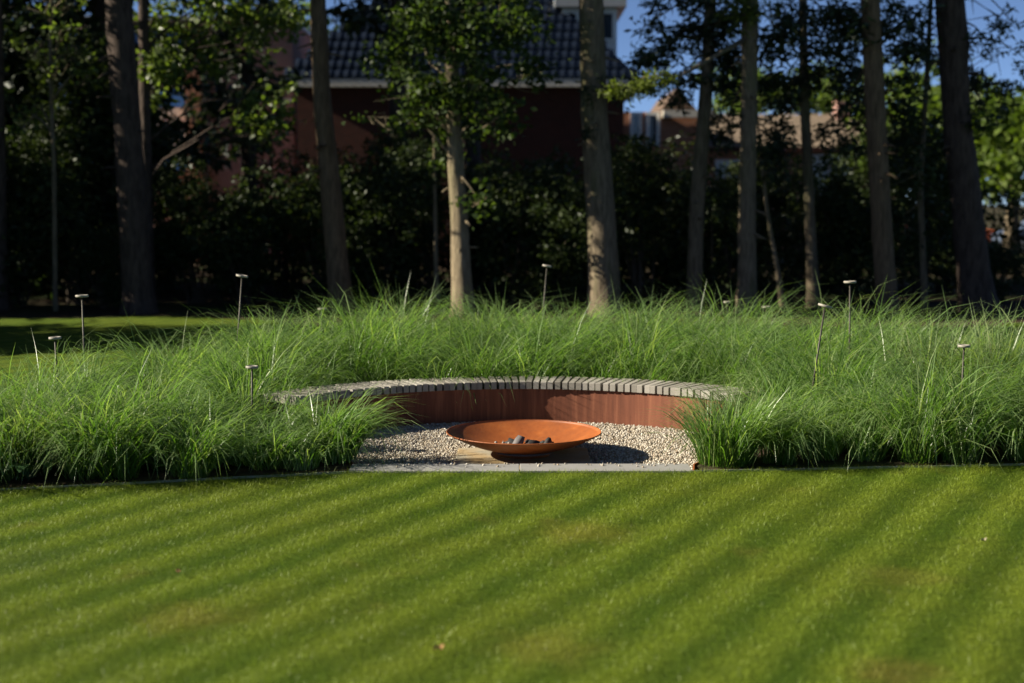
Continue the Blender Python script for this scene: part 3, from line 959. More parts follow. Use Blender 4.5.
# --- trunks read from the photo, left to right
tree('spruce_tree', 'dark trunk cut by the left frame edge, foot in deep shade', 'tree', [(-2, 312, 20), (-4, 150, 18), (-6, 0, 15)], 27.5, 17, 'bark_pine', conifer_crown(6.5, 17, 2.2, 24, .26), 'conifer', 101, TGp)
tree('spruce_tree', 'thick dark brown trunk with a sunlit left edge, second from the left', 'tree', [(139, 316, 31), (131, 180, 28), (118, 0, 26)], 26.5, 20, 'bark_pine', conifer_crown(7.3, 20, 2.9, 60, .26), 'conifer', 102, TGp)
LEFT_Y = 28.4
tree('maple_tree', 'tree with light green sunlit leaves hanging before the pinkish brick house', 'tree', [(150, 312, 12), (146, 160, 11), (143, 0, 10)], LEFT_Y, 13, 'bark_pine',
     leafy_crown([(165, 30, 26, 28, 520), (168, 62, 22, 20, 420), (152, 92, 8, 12, 60), (225, 14, 40, 14, 420), (262, 40, 20, 16, 130), (285, 18, 26, 18, 300), (246, 100, 7, 22, 90), (278, 108, 14, 22, 200), (256, 124, 16, 12, 130), (212, 60, 12, 22, 170), (205, 40, 16, 16, 160)], LEFT_Y, .15,
                 [((-6.5, 28.4, 7.4), (1.8, 1.6, 1.0), 1100), ((-5.0, 28.0, 8.6), (2.2, 1.8, 1.3), 1300), ((-7, 28.4, 9.6), (2, 2, 1.6), 1300)]), 'oak_light', 103, TGp)
tree('spruce_tree', 'slim reddish-brown trunk leaning left, in front of the dark house roof', 'tree', [(342, 311, 24), (332, 200, 21), (322, 100, 18), (318, 0, 16)], 27.0, 18, 'bark_brown', conifer_crown(7.2, 18, 2.4, 66, .26), 'conifer', 104, TGp)
OAK_Y = 25.9
tree('oak_tree', 'sunlit pale trunk wrapped in green oak leaves above, in front of the house', 'tree', [(463, 310, 22), (460, 230, 18), (455, 150, 16), (452, 60, 13)], OAK_Y, 11, 'bark_pale',
     leafy_crown([(430, 20, 46, 26, 900), (400, 60, 30, 24, 520), (470, 40, 40, 30, 800), (510, 25, 34, 26, 640), (430, 92, 38, 22, 620), (478, 92, 36, 26, 700), (410, 118, 22, 12, 220), (460, 128, 30, 20, 420), (498, 118, 24, 20, 330), (448, 160, 16, 12, 130), (478, 205, 14, 14, 120), (368, 118, 6, 5, 26), (535, 70, 22, 20, 260)], OAK_Y, .13,
                 [((-1.2, 25.9, 6.6), (1.5, 1.4, .8), 1000), ((0, 26, 7.6), (1.7, 1.5, 1.0), 1200), ((-1.5, 26, 8.6), (1.6, 1.5, 1.2), 1200)]), 'oak', 105, TGp)

def moss_sprigs(P, rng, lm):
    out = []
    for x, y, rx, ry, n in ((592, 95, 9, 14, 60), (586, 132, 5, 14, 70), (612, 88, 14, 16, 150), (628, 92, 12, 18, 120)):
        c = at(x, y, 25.6); k = 25.6 / F
        out.append(leaf_quads(clumpy(c, (rx * k, .2, ry * k), n, rng, 10, .07), .12, rng, .25, .2, .7))
    return out
tree('fir_tree', 'thickest middle trunk, grey-green with a sunlit scar low on its left side', 'tree', [(605, 314, 33), (601, 220, 29), (594, 110, 26), (591, 0, 24)], 26.0, 21, 'bark_grey', conifer_crown(7.5, 21, 2.7, 55, .26, extra=moss_sprigs), 'conifer', 106, TGp)

def dark_boughs(spec):
    """boughs that show inside the frame: (x, y, rx, ry, n) at distance Y"""
    def fn(P, rng, lm):
        out = []
        for x, y, Y, rx, ry, n in spec:
            c = at(x, y, Y); k = Y / F
            out.append(leaf_quads(clumpy(c, (rx * k, .6, ry * k), n, rng, 18, .16), .17, rng, .3, .4, .4))
            b = trunk_at(P, min(P[-1][2], c[2] + .5))
            lm.tube([b, (b + c) / 2 + np.array([0, 0, .2]), c + np.array([rx * k * .7 * np.sign(c[0] - b[0]), 0, -.1])], [.03, .02, .006], 5, False)
        return out
    return fn
tree('fir_tree', 'slim leaning grey trunk with dark boughs, first one right of the thickest trunk', 'tree', [(694, 308, 16), (697, 200, 15), (706, 90, 13), (711, 0, 11)], 27.5, 17, 'bark_grey',
     conifer_crown(7.3, 17, 2.2, 44, .24, extra=dark_boughs([(665, 52, 27.3, 30, 14, 420), (650, 25, 27.0, 16, 10, 120), (690, 30, 27.6, 30, 14, 420), (720, 55, 27.6, 26, 22, 520), (690, 80, 27.5, 26, 10, 260), (725, 90, 27.8, 20, 14, 240), (668, 5, 27.5, 26, 8, 160), (645, 60, 26.8, 14, 14, 200), (678, 100, 27.6, 12, 12, 160), (712, 120, 28, 10, 12, 120), (735, 60, 27.6, 20, 16, 320), (725, 15, 27.5, 22, 18, 380), (695, 8, 27.4, 20, 12, 240), (720, 140, 28.4, 12, 12, 180)])), 'conifer', 107, TGp)
o6, P6, b6 = tree('fir_tree', 'straight grey trunk with a light bough reaching left, second right of the thickest trunk', 'tree', [(747, 311, 20), (747, 200, 17), (749, 100, 16), (750, 0, 16)], 26.5, 18, 'bark_grey',
     conifer_crown(7.1, 18, 2.4, 46, .24, extra=dark_boughs([(778, 40, 26.8, 24, 20, 560), (770, 85, 27.2, 18, 18, 380), (730, 20, 26.8, 20, 16, 300), (775, 150, 27.6, 12, 30, 380), (735, 110, 27, 10, 20, 160)])), 'conifer', 108, TGp)
# its long pale bough with hanging sprays coloured as if sunlit
bb = MB()
bpts = [at(*p) - b6 for p in ((748, 38, 26.5), (722, 52, 25.9), (698, 66, 25.3), (680, 76, 24.9), (660, 75, 24.6), (640, 78, 24.4))]
bb.tube(bpts, [.05, .042, .034, .028, .018, .008], 8)
br = bb.build('bough', M['bark_grey'], o6, True)
rr_ = np.random.default_rng(77)
bl = [(at(652, 82, 24.5) - b6, (.30, .25, .16), 260), (at(640, 86, 24.4) - b6, (.22, .2, .22), 200), (at(622, 90, 24.3) - b6, (.3, .2, .16), 160), (at(664, 80, 24.6) - b6, (.25, .2, .16), 120)]
v, f = blob_leaves(bl, .15, rr_, .22, .1, 12, .09)
merge('needles', [(v, f)], M['conifer_lit'], br)
v, f = blob_leaves([(at(748, 4, 26.2) - b6, (.6, .4, .35), 420), (at(742, 14, 26.2) - b6, (.35, .3, .3), 160)], .15, rr_, .22, .1, 12, .1)
merge('lit_needles', [(v, f)], M['conifer_lit'], o6)

tree('fir_tree', 'thin straight trunk before the tan tiled roof, third right of the thickest trunk', 'tree', [(814, 308, 13), (809, 200, 10.5), (804, 90, 9), (803, 0, 8)], 28.0, 15, 'bark_grey',
     conifer_crown(6.9, 15, 2.0, 38, .22, extra=dark_boughs([(800, 78, 28, 30, 13, 380), (832, 60, 28, 26, 20, 420), (850, 92, 28.2, 18, 12, 240), (790, 20, 28, 24, 24, 460), (825, 25, 28.3, 24, 24, 420), (790, 100, 28.4, 22, 16, 320), (845, 75, 28.4, 16, 12, 200), (778, 130, 28.4, 10, 30, 300)])), 'conifer', 109, TGp)
tree('young_birch', 'thin pale stem leaning left between two grey trunks on the right', 'sapling', [(783, 307, 6), (776, 260, 5), (768, 220, 4.5), (764, 184, 4)], 28.2, 4.2, 'bark_pale',
     leafy_crown([(770, 170, 18, 18, 160), (760, 150, 16, 12, 110)], 28.2, .10), 'shrub_yellow', 110)
tree('spruce_tree', 'thick dark trunk in front of the shrubs, second from the right', 'tree', [(888, 315, 21), (882, 230, 20), (876, 120, 20), (870, 0, 19)], 26.3, 19, 'bark_brown',
     conifer_crown(7.1, 19, 2.5, 52, .24, extra=dark_boughs([(850, 30, 26.5, 26, 30, 700), (900, 20, 26.8, 26, 22, 480), (848, 145, 27.6, 14, 12, 220), (822, 132, 28.2, 12, 10, 140), (848, 120, 27.4, 14, 16, 240), (905, 140, 27.4, 20, 30, 420), (900, 50, 26.8, 26, 22, 420), (840, 10, 26.5, 20, 12, 200), (900, 110, 27, 20, 26, 320), (860, 90, 27, 18, 20, 220)])), 'conifer', 111, TGp)
tree('young_birch', 'thin dark stem forking low down, between the two thickest right-hand trunks', 'sapling', [(925, 309, 7), (922, 230, 6), (920, 190, 5.5), (926, 90, 5), (931, 0, 4.5)], 27.5, 9, 'bark_grey',
     leafy_crown([(915, 170, 20, 30, 240), (905, 230, 16, 30, 160), (940, 60, 16, 20, 100)], 27.5, .11), 'shrub', 112)
def pine_extra(P, rng, lm):
    out = []
    for x, y, rx, ry, n in ((985, 45, 26, 16, 200), (905, 85, 20, 16, 260), (920, 55, 18, 16, 200), (1005, 20, 26, 14, 150), (975, 80, 22, 18, 320), (1000, 95, 26, 14, 240), (925, 20, 16, 18, 160), (1020, 60, 16, 16, 120), (985, 115, 20, 12, 200)):
        c = at(x, y, 27 + rng.uniform(-.5, .5)); k = 27 / F
        out.append(leaf_quads(clumpy(c, (rx * k, .5, ry * k), n, rng, 16, .10), .15, rng, .3, .2, .1))
        b = trunk_at(P, c[2] + rng.uniform(.2, .9))
        t = np.linspace(0, 1, 6)[:, None]
        lm.tube(b + (c - b) * t * 1.15 + np.array([0, 0, .25]) * np.sin(t * 3.1), np.linspace(.03, .006, 6), 5, False)
        for _ in range(4):
            s0 = b + (c - b) * rng.uniform(.4, .9)
            lm.tube([s0, s0 + rng.normal(0, .3, 3)], [.01, .004], 4, False)
    return out
tree('pine_tree', 'thickest dark pine trunk with furrowed bark near the right frame edge', 'tree', [(979, 312, 36), (969, 230, 31), (957, 120, 28), (950, 0, 28)], 27.0, 20, 'bark_pine',
     conifer_crown(8.4, 20, 2.7, 44, .24, extra=pine_extra), 'conifer', 113, TGp)
tree('young_beech', 'slender sapling with sparse sunlit leaves on the dark left side', 'sapling', [(55, 300, 5), (54, 170, 4.5), (50, 60, 4), (52, -20, 3)], 27.0, 6.6, 'bark_grey',
     leafy_crown([(45, 12, 22, 8, 50), (62, 30, 14, 7, 36), (30, 48, 14, 8, 34), (80, 54, 18, 5, 46), (60, 70, 12, 4, 24), (92, 78, 14, 6, 44), (30, 112, 18, 7, 50), (70, 0, 16, 8, 40), (22, 128, 14, 8, 40)], 26.6, .11, per=8, spread=.12), 'oak_light', 114)
tree('young_birch', 'thin grey stem in the gloom just left of the sunlit oak trunk', 'sapling', [(437, 306, 5), (436, 260, 4.5), (435, 200, 4)], 28.5, 4, 'bark_pale', None, 'oak', 115)

# ------------------------------------------------------------------ shrubs
def shrub_mesh(name, seed, w, d, h, n, size, leafmat):
    rng = np.random.default_rng(seed)
    blobs = []
    for k in range(9):
        a = rng.uniform(0, 2 * np.pi); r = rng.uniform(.15, .62)
        z = rng.uniform(.12, .8) * h
        s = rng.uniform(.32, .55) * (1.1 - .35 * z / h)
        blobs.append((np.array([r * math.cos(a) * w * .5, r * math.sin(a) * d * .5, z]), (w * s * .62, d * s * .62, h * s * .48), n // 9))
    v, f = blob_leaves(blobs, size, rng, .5, .35, 12, .13, .35)
    keepz = v[:, 2].reshape(-1, 4).min(1) > .02
    v = v.reshape(-1, 4, 3)[keepz].reshape(-1, 3); f = np.arange(len(v)).reshape(-1, 4)
    me = np_mesh(name, v, f); me.materials.append(M[leafmat])
    st = MB()
    for k in range(10):
        e = blobs[k % 9][0] + rng.normal(0, .15, 3)
        b0 = np.array([rng.normal(0, .12), rng.normal(0, .12), -.03])
        st.tube([b0, b0 + (e - b0) * .5 + np.array([0, 0, .15]), e], [.03, .022, .008], 5, False)
    sm = st.mesh(name + '_stems'); sm.materials.append(M['twig'])
    return me, sm
SH = [shrub_mesh('evergreen_foliage', 201, 3.0, 2.4, 3.6, 6500, .13, 'shrub'),
      shrub_mesh('evergreen_foliage', 202, 3.2, 2.2, 4.0, 6500, .12, 'shrub'),
      shrub_mesh('evergreen_foliage', 203, 2.6, 2.2, 3.0, 5500, .11, 'shrub'),
      shrub_mesh('yellowish_foliage', 204, 2.6, 2.0, 3.2, 4200, .10, 'shrub_yellow')]
SHG = 'evergreen shrubs filling the wood edge between the trunks'
def shrub(px, Y, kind, s, lab, rz, name='evergreen_shrub', hs=1.0):
    x = at(px, 300, Y)[0]
    o = thing(name, lab, 'shrub', (x, Y, 0), rz, SHG)
    for nm, me in zip(('foliage', 'stems'), SH[kind]):
        c = link_mesh(nm, me, None, o)
        c.scale = (s, s, s * hs)
for a in ((15, 28.2, 0, 1.05, 'dark shrub with glinting leaves low at the far left, by the cut-off trunk', .3),
          (75, 29.0, 1, 1.05, 'tall black-green shrub behind the slender sunlit sapling', 1.4),
          (105, 27.8, 2, .62, 'small dark shrub at the left foot of the thick brown trunk', 1.4),
          (195, 29.0, 1, .76, 'dark shrub right of the thick brown trunk, below the blue-panelled building', 2.2),
          (245, 28.6, 0, .82, 'broad evergreen shrub behind the leaning garden light on the left', 4.0),
          (285, 30.5, 3, 1.2, 'lighter olive shrub rising below the left corner of the dark house', 5.1),
          (330, 29.4, 2, 1.15, 'dark shrub behind the foot of the slim reddish-brown trunk', .9),
          (385, 28.8, 0, .92, 'blackish shrub between the reddish-brown trunk and the sunlit oak', 3.3),
          (430, 30.2, 1, .86, 'shrub with grey-green glints just behind the oak trunk', 1.9),
          (520, 29.2, 2, 1.15, 'dark shrub under the house wall between oak and thickest trunk', 2.7),
          (555, 28.4, 0, .80, 'low dark shrub behind the leaning garden light by the thickest trunk', 5.6),
          (640, 28.8, 1, .88, 'dark shrub right of the thickest middle trunk', .6),
          (665, 30.0, 3, 1.1, 'olive leafed shrub below the white-framed house windows', 2.0),
          (722, 28.9, 2, 1.0, 'dark shrub between the leaning trunk and the straight grey trunk', 4.4),
          (785, 29.4, 3, .98, 'yellowish green shrub around the thin pale stem', 3.0),
          (845, 28.8, 0, .88, 'dark shrub left of the second thick trunk on the right', 1.1),
          (915, 29.0, 1, .98, 'dark shrub around the forked thin stem', 3.8),
          (1000, 29.2, 2, .50, 'low dark shrub at the right edge below the parked car', 5.0),
          (1045, 29.0, 0, .42, 'dark shrub cut by the right frame edge', .2)):
    shrub(*a)
# second row, further back, that closes the gaps
for a in ((-20, 31.5, 1, 1.5, 'huge dark shrub in the back row at the far left', 1.0), (45, 32.0, 0, 1.75, 'tallest dark evergreen in the back row behind the sapling', 2.0), (98, 31.0, 1, 1.5, 'tall dark evergreen behind the thick brown trunk', 3.9),
          (170, 32.6, 0, .62, 'back row shrub below the blue panel', 4.9), (235, 32.4, 2, .9, 'back row shrub below the pinkish wall', 3.1), (345, 32.6, 0, 1.0, 'back row shrub under the left end of the gutter', .4), (410, 33.0, 1, 1.0, 'back row shrub below the dark brick wall, left of the oak', 2.4),
          (480, 32.2, 0, .95, 'back row shrub below the dark brick wall, right of the oak', 5.4), (550, 32.8, 2, 1.25, 'back row shrub below the brick wall by the thickest trunk', 1.3), (612, 32.0, 0, .98, 'back row shrub hidden behind the thickest trunk', 4.1),
          (690, 32.5, 2, 1.15, 'back row shrub below the orange brick gable', .8), (755, 32.4, 1, .85, 'back row shrub behind the straight grey trunk', 3.5), (825, 32.2, 2, 1.08, 'back row shrub below the white house door', 2.9), (880, 31.8, 1, .98, 'back row shrub behind the second thick trunk on the right', 5.8), (945, 32.0, 0, .98, 'back row shrub behind the furrowed pine trunk', 1.7)):
    shrub(*a)

hd_o = thing('hedge', 'long dark hedge closing the back of the wood behind the shrubs', 'hedge', (0, 34.6, 0))
rh = np.random.default_rng(55)
npt = 26000
hx = rh.uniform(-16, 17, npt); hz = rh.uniform(.03, 2.3, npt) * (1 + .12 * np.sin(hx * 1.3)); hy = rh.uniform(-.5, .5, npt)
v, f = leaf_quads(np.stack([hx, hy, hz], 1), .15, rh, .55, .2)
merge('foliage', [(v, f)], M['shrub'], hd_o)
st = MB()
for k in range(60):
    x0 = -15.8 + k * .55
    st.tube([(x0, 0, -.05), (x0 + .1, .05, 1.0), (x0 - .05, 0, 2.0)], [.04, .03, .01], 5, False)
st.build('stems', M['twig'], hd_o)

# taller dark conifers behind, and the trees to the left of the picture whose shade falls over the wood
def dark_spruce(x, Y, H, L0, z0, lab, seed, nb=90, leafsize=.34, name='spruce_tree'):
    rng = np.random.default_rng(seed)
    P = np.array([[x, Y, z] for z in np.linspace(-.05, H, 9)])
    base = np.array([x, Y, 0])
    o = thing(name, lab, 'tree', (x, Y, 0), 0, 'dark conifers deeper in the wood')
    tk = MB().tube(P - base, np.linspace(.26, .03, 9), 10, True, .04, rng)
    lm = MB()
    q = conifer_limbs(P, z0, H, L0, nb, rng, lm, .45, None, 55, .24)
    tk.add([(a - base[0], b - base[1], c) for a, b, c in lm.v], lm.f)
    tk.build('trunk', M['bark_pine'], o, True)
    v, f = leaf_quads(q, leafsize, rng, .36, .2, .5)
    merge('crown', [(v - base, f)], M['conifer'], o)
for x, Y, H, L0, z0, lab, sd, nb_ in ((-11.4, 32.0, 15, 3.0, .5, 'black-green spruce clothed to the ground at the left frame edge', 301, 90), (-9.6, 33.6, 16, 3.0, .8, 'black-green spruce behind the slender sunlit sapling', 302, 90), (-13.5, 34.5, 15, 2.6, .6, 'black-green spruce in the far left corner of the wood', 303, 80),
                                 (-6.7, 36.5, 13, 1.5, 3.4, 'dark drooping spruce in front of the pinkish brick wall', 315, 60), (-2.75, 34.5, 15, 1.9, 6.0, 'dark spruce whose boughs hang over the left roof slope', 304, 60), (-1.0, 35.5, 16, 1.8, 6.6, 'dark spruce above the middle of the house roof', 305, 60),
                                 (-18.0, 29.5, 17, 3.0, 2.0, 'big spruce farther off to the left', 308, 26), (-12.4, 26.4, 7.4, 1.9, .1, 'low dense spruce added unseen left of the frame to shade the tree feet', 313, 90), (-14.6, 27.2, 6.0, 2.2, .1, 'second low dense spruce added unseen left of the frame as a sun blocker', 314, 80),  # the two low spruces are added out of view to block sun
                                 (-15.0, 21.2, 13.0, 2.9, .6, 'narrow spruce left of the back lawn', 309, 120), (-19.0, 21.0, 15.0, 2.6, .6, 'second narrow spruce farther left of the back lawn', 310, 120), (-16.5, 33.0, 18, 3.2, 1.0, 'tall spruce behind the left wood edge', 311, 28), (-21.5, 32.0, 20, 3.2, 2.0, 'tallest spruce at the back left', 312, 26)):
    dark_spruce(x, Y, H, L0, z0, lab, sd, nb_)

# ------------------------------------------------------------------ houses
def window(parent, x0, x1, y, z0, z1, muntin=1, depth=.06, frame='white', t=.07):
    """flush window facing the camera, frame proud of the wall at y"""
    f = MB()
    f.box(x0, x1, y - depth, y - .003, z1 - t, z1); f.box(x0, x1, y - depth, y - .003, z0, z0 + t)
    f.box(x0, x0 + t, y - depth, y - .003, z0 + t, z1 - t); f.box(x1 - t, x1, y - depth, y - .003, z0 + t, z1 - t)
    for k in range(muntin):
        xm = x0 + (x1 - x0) * (k + 1) / (muntin + 1)
        f.box(xm - t * .35, xm + t * .35, y - depth + .004, y - .003, z0 + t, z1 - t)
    w = f.build('window', M[frame], parent)
    MB().box(x0 + t * .9, x1 - t * .9, y - .03, y - .02, z0 + t * .9, z1 - t * .9).build('pane', M['glass'], w)
    return w

# the dark house
HY = 45.0
xl, xr = at(297, 90, HY)[0], at(624, 90, HY)[0]
ez = at(400, 84, HY)[2]                      # eave height
house = thing('brick_house', 'dark red brick house with a glazed black tiled roof behind the trees', 'house', (0, HY, 0))
MB().box(xl, xr, 0, 8.5, 0, ez - .02).build('wall', M['brick_dark'], house)
oh = .40
ex0, ex1 = xl - oh, xr + oh + .15
fa = MB()
fa.box(ex0, ex1, -oh - .10, -oh, ez - .12, ez + .12)
fa.box(ex0, ex0 + .1, -oh, 8.9, ez - .12, ez + .12); fa.box(ex1 - .1, ex1, -oh, 8.9, ez - .12, ez + .12)
fa.box(ex0 + .1, ex1 - .1, -oh, 8.8, ez - .10, ez - .02)
fa.build('gutter', M['cream'], house)
RISE = 5.6; RUNY = RISE / math.tan(R(47)); RUNX = RISE / .80
z0r = ez + .10
yf = -oh - .06
# under-roof body
c_ = [(ex0, yf, z0r), (ex1, yf, z0r), (ex1, 8.9, z0r), (ex0, 8.9, z0r)]
rx0, rx1 = ex0 + RUNX * .78, ex1 - RUNX * .78
yr = yf + RUNY
top_ = [(rx0, yr, z0r + RISE), (rx1, yr, z0r + RISE)]
roof = MB().add(c_ + top_, [(0, 1, 5, 4), (1, 2, 5), (2, 3, 4, 5), (3, 0, 4), (3, 2, 1, 0)]).build('roof', M['glazed'], house)
# tiles: each row a run of S-profiled tiles, stepped course over course
sl_len = math.hypot(RUNY, RISE); sd = np.array([0, RUNY, RISE]) / sl_len; nd = np.array([0, -RISE, RUNY]) / sl_len
tv, tf = [], []
TW, TC = .268, .44
for j in range(int(sl_len / TC)):
    s0, s1 = j * TC, (j + 1) * TC + .05
    fr = s0 / sl_len
    a0 = ex0 + (rx0 - ex0) * fr + .05; a1 = ex1 + (rx1 - ex1) * fr - .05
    nt = int((a1 - a0) / TW)
    for i in range(nt):
        x = a0 + i * TW
        b = len(tv)
        for (s, lift) in ((s0, .075), (s1, .02)):
            for k in range(7):
                u = k / 6
                hgt = .045 * (0.5 - .5 * math.cos(2 * math.pi * min(1, u * 1.15))) * (1 if u < .87 else .0) - .012 * math.sin(math.pi * u)
                p = np.array([x + TW * u, yf, z0r]) + sd * s + nd * (lift + hgt)
                tv.append(p)
        for k in range(6):
            tf.append((b + k, b + k + 1, b + 8 + k, b + 7 + k))
        # front edge of the course
        for k in range(7):
            tv.append(tv[b + k] - nd * .05)
        for k in range(6):
            tf.append((b + 14 + k, b + 15 + k, b + 1 + k, b + k))
link_mesh('roof_tiles', np_mesh('roof_tiles', np.array(tv), tf), M['glazed'], house)
# dormer on the right-hand slope
dp = at(585, 4, HY + 2.4)
d0, d1 = at(562, 20, HY + 1.6)[0], at(617, 20, HY + 1.6)[0]
dz0, dz1 = at(600, 44, HY + 1.6)[2], at(600, 8, HY + 1.6)[2]
dm = MB().box(d0, d1, 1.6, 5.0, dz0 - .6, dz1).build('dormer', M['white'], house)
MB().box(d0 - .25, d1 + .28, 1.25, 5.2, dz1 + .003, dz1 + .30).build('dormer_roof', M['grey_paint'], dm)
window(dm, d1 - .85, d1 - .08, 1.6, dz0 + .1, dz1 - .12, 1)
# front windows low in the wall, mostly behind shrubs
for a, b in ((350, 385), (470, 505), (545, 575)):
    window(house, at(a, 150, HY)[0], at(b, 150, HY)[0], -.0, 1.0, 2.5, 1, .05, 'grey_paint')

# pinkish brick building on the left with the blue panels
PY = 50.0
pk = thing('apartment_block', 'pinkish brick building with an orange brick pier and blue panels at the left', 'building', (0, PY, 0))
X = lambda px: at(px, 100, PY)[0]
Zp = lambda py: at(200, py, PY)[2]
MB().box(X(207), X(293), 0, 9, 0, Zp(22)).build('wall', M['brick_pink'], pk)
MB().box(X(206), X(293), -.05, -.004, Zp(103), Zp(99)).build('stone_band', M['cream'], pk)
MB().box(X(188), X(203), -.5, 9, 0, Zp(28)).build('brick_pier', M['brick_orange'], pk)
MB().box(X(203) + .002, X(207) - .002, -.1, 1, 0, Zp(28)).build('downpipe', M['grey_paint'], pk)
MB().box(X(60), X(188) - .003, .6, 9, 0, Zp(28)).build('rear_wall', M['brick_pink'], pk)
for y0, y1 in ((88, 106), (147, 170), (30, 46)):
    MB().box(X(62), X(188) - .01, .5, .595, Zp(y1), Zp(y0)).build('blue_panel', M['blue_panel'], pk)
for a, b in ((62, 100), (102, 142), (144, 186)):
    window(pk, X(a), X(b), .594, Zp(146), Zp(119), 1, .07, 'white', .2)
    MB().box(X(a), X(b), .50, .590, Zp(118), Zp(107)).build('spandrel', M['cream'], pk)
    window(pk, X(a), X(b), .594, Zp(87), Zp(47), 1, .07, 'cream', .13)
MB().box(X(58), X(295), -.7, 9.2, Zp(22) + .002, Zp(18)).build('roof', M['grey_paint'], pk)

# white and brick house seen between thickest and leaning trunk
WY = 54.0
wh = thing('gabled_house', 'red brick house with tall white window frames and a small brown gable', 'house', (0, WY, 0))
X = lambda px: at(px, 100, WY)[0]
Zp = lambda py: at(680, py, WY)[2]
MB().box(X(618), X(700), 0, 7, 0, Zp(112)).build('wall', M['brick_orange'], wh)
for a, b in ((630, 642), (646, 660)):
    window(wh, X(a), X(b), 0, Zp(146), Zp(96) - .6, 0, .08, 'white', .12)
MB().add([(X(660), -.02, Zp(112)), (X(699), -.02, Zp(112)), (X(676), -.02, Zp(88)), (X(660), 7, Zp(112)), (X(699), 7, Zp(112)), (X(676), 7, Zp(88))],
         [(0, 1, 2), (5, 4, 3), (0, 2, 5, 3), (1, 4, 5, 2), (0, 3, 4, 1)]).build('gable', M['gable'], wh)
MB().box(X(662), X(714), -.5, -.06, Zp(118), Zp(111)).build('fascia', M['cream'], wh)

# terrace with the tan roof
TY = 60.0
th_ = thing('terraced_house', 'low house with tan tiled roof and white front, far behind the right-hand trunks', 'house', (0, TY, 0))
X = lambda px: at(px, 150, TY)[0]
Zp = lambda py: at(780, py, TY)[2]
tx0, tx1 = X(700), X(905)
MB().box(tx0, tx1, 0, 7, 0, Zp(147)).build('wall', M['brick_orange'], th_)
ezz, rz_ = Zp(148), Zp(111)
rv, rf = [], []
nc, ncr = 44, 9
for j in range(ncr + 1):
    for i in range(nc * 2 + 1):
        t = j / ncr
        z = ezz + (rz_ - ezz) * t + .09 * (i % 2) + .03 * (j % 2)
        rv.append((tx0 - .3 + (tx1 - tx0 + .6) * i / (nc * 2), -.45 + 4.0 * t, z))
w_ = nc * 2 + 1
rf = [(j * w_ + i, j * w_ + i + 1, (j + 1) * w_ + i + 1, (j + 1) * w_ + i) for j in range(ncr) for i in range(w_ - 1)]
n0 = len(rv)
rv += [(tx0 - .3, 7.5, ezz - .1), (tx1 + .3, 7.5, ezz - .1), (tx0 - .3, 3.55, rz_ - .02), (tx1 + .3, 3.55, rz_ - .02)]
rf.append((n0 + 2, n0 + 3, n0 + 1, n0))
tr_ = link_mesh('roof', np_mesh('roof', np.array(rv), np.array(rf)), M['tan_tile'], th_)
MB().box(X(851), X(867), 2.8, 3.6, rz_ - .9, Zp(96)).build('chimney', M['brick_pink'], tr_)
MB().box(tx0 - .3, tx1 + .3, -.58, -.455, ezz - .16, ezz - .02).build('gutter', M['brick_dark'], th_)
MB().box(X(808), X(851), -.04, -.003, .0, Zp(151) - .15).build('white_front', M['white'], th_)
window(th_, X(828), X(842), -.043, Zp(178), Zp(154) - .2, 0, .06, 'cream', .1)
window(th_, X(715), X(742), 0, Zp(178), Zp(155) - .2, 1, .06, 'white', .12)
window(th_, X(868), X(890), 0, Zp(178), Zp(155) - .2, 1, .06, 'white', .12)

# street with two parked cars, far right
tag(MB().box(14, 60, 57.5, 63.5, -.1, .03).build('street', M['asphalt']), kind='structure')
def car(px, Y, paint, lab, flip=1):
    x = at(px, 213, Y)[0]
    o = thing('parked_car', lab, 'car', (x, Y, .03), 0, 'cars parked on the street beyond the wood')
    low = [(-2.1, .35), (2.1, .35), (2.12, .62), (2.0, .80), (1.15, .92), (.55, 1.40), (.1, 1.50), (-1.1, 1.48), (-1.75, 1.0), (-2.08, .90)]
    b = MB()
    n = len(low)
    ys = [(-.80, 1.0), (-.86, .985), (.86, .985), (.80, 1.0)]
    v = []
    for yy, s in ((-.86, 1), (.86, 1)):
        for xx, zz in low:
            k = .80 if zz > 1.2 else 1.0
            v.append((xx * flip, yy * k, zz))
    f = [tuple(range(n)), tuple(range(2 * n - 1, n - 1, -1))] + [(i, n + i, n + (i + 1) % n, (i + 1) % n) for i in range(n)]
    bd = b.add(v, f).build('body', M[paint], o)
    bevel(bd, .05, 2)
    MB().add([(-1.05 * flip, -.76, 1.38), (.45 * flip, -.76, 1.38), (.95 * flip, -.872, .97), (-1.45 * flip, -.872, .97)], [(0, 1, 2, 3)]).build('side_window', M['glass'], o)
    for sx in (-1.3, 1.3):
        for sy in (-.80, .80):
            w = MB().lathe([(.01, -.09), (.31, -.09), (.32, -.07), (.32, .07), (.31, .09), (.01, .09)], 24)
            w.v = [(a, c, b_) for a, b_, c in w.v]
            wo = w.build('wheel', M['rubber'], o)
            wo.location = (sx * flip, sy, .32)
            r_ = MB().lathe([(.005, -.095), (.20, -.094), (.20, .094), (.005, .095)], 16)
            r_.v = [(a, c, b_) for a, b_, c in r_.v]
            r_.build('rim', M['grey_paint'], wo)
    return o
car(944, 60.2, 'car_orange', 'orange-red parked car, only its end showing beside the pine trunk', 1)
car(1049, 58.6, 'car_blue', 'slate blue parked car cut by the right frame edge', -1)

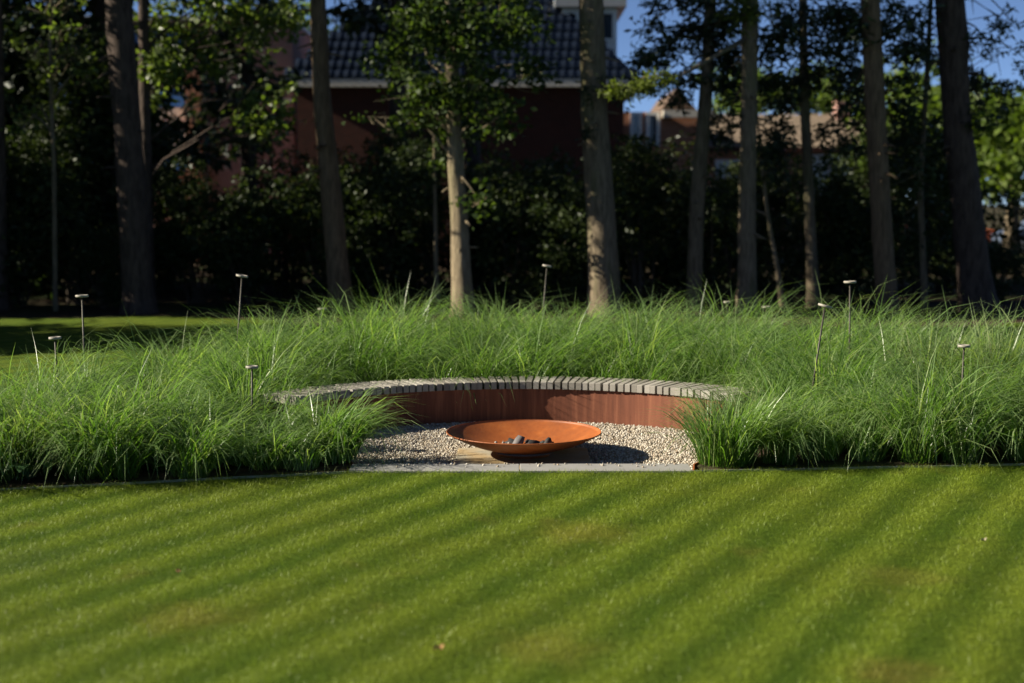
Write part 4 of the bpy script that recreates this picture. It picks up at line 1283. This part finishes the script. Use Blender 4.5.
# trees beyond the houses
FG = 'sunlit trees beyond the wood'
def far_tree(px, py, Y, rx, rz, n, lab, seed, mat='far_leaf', size=.3):
    rng = np.random.default_rng(seed)
    c = at(px, py, Y)
    o = thing('broadleaf_tree', lab, 'tree', (c[0], Y, 0), 0, FG)
    MB().tube([(0, 0, -.05), (.1, 0, c[2] * .5), (0, 0, c[2])], [.25, .2, .1], 10).build('trunk', M['bark_grey'], o, True)
    blobs = []
    for k in range(10):
        u = rng.normal(size=3); u /= np.linalg.norm(u)
        blobs.append((np.array([u[0] * rx * .62, u[1] * rx * .62, max(1.5, c[2] + u[2] * rz * .62)]), (rx * .48, rx * .48, rz * .42), n // 10))
    v, f = blob_leaves(blobs, size, rng, .6, .3, 14, .34, .3)
    merge('crown', [(v, f)], M[mat], o)
far_tree(1012, 140, 44, 2.2, 1.85, 4200, 'bright green tree at the right edge above the parked car', 401)
far_tree(1068, 140, 46, 2.4, 1.9, 4000, 'bright green tree just outside the right frame edge', 402)
far_tree(925, 100, 50, 2.6, 2.2, 3600, 'sunlit tree between the second thick trunk and the pine trunk', 403)
far_tree(892, 135, 47, 1.8, 2.0, 2400, 'low green tree left of the pine trunk beyond the wood', 404)
far_tree(738, 92, 70, 2.6, 1.6, 2400, 'yellow-green treetop above the tan roof', 405)
far_tree(290, 62, 60, 2.0, 2.4, 2200, 'yellow-green tree between pinkish building and dark roof', 406)
far_tree(805, 95, 72, 2.4, 1.6, 2000, 'green treetop above the tan roof behind the thin trunk', 407)

# a few things lying on the mown lawn
def fallen(px, py, L, mat, lab, rz):
    p = on_ground(px, py)
    v = []
    for t, w, z in ((0, .04, .0), (.3, .30, .012), (.6, .34, .004), (.85, .18, .014), (1, .02, .02)):
        v += [((t - .5) * L, -w * L, z + .008), ((t - .5) * L, 0, z), ((t - .5) * L, w * L, z + .011)]
    f = []
    for i in range(4):
        for k in (0, 1):
            f.append((3 * i + k, 3 * i + k + 1, 3 * i + k + 4, 3 * i + k + 3))
    o = MB().add(v, f).build('fallen_leaf', M[mat], None, True)
    o.location = (p[0], p[1], .026); o.rotation_euler = (.1, .15, rz)
    tag(o, lab, 'leaf', 'dry leaves fallen on the lawn')
M['dry_leaf'] = plain('dry_leaf', (.32, .19, .08), .8, .2, 0, .3, 20)
M['pale_leaf'] = plain('pale_leaf', (.28, .25, .16), .8, .2, 0, .3, 20)
fallen(438, 656, .055, 'dry_leaf', 'tan dry leaf lying alone low on the lawn, largest of the fallen leaves', .6)
fallen(178, 578, .040, 'dry_leaf', 'brown dry leaf above the yellow patch in the left part of the lawn', 1.9)
fallen(983, 546, .035, 'pale_leaf', 'whitish dry leaf near the right end of the lawn', .2)
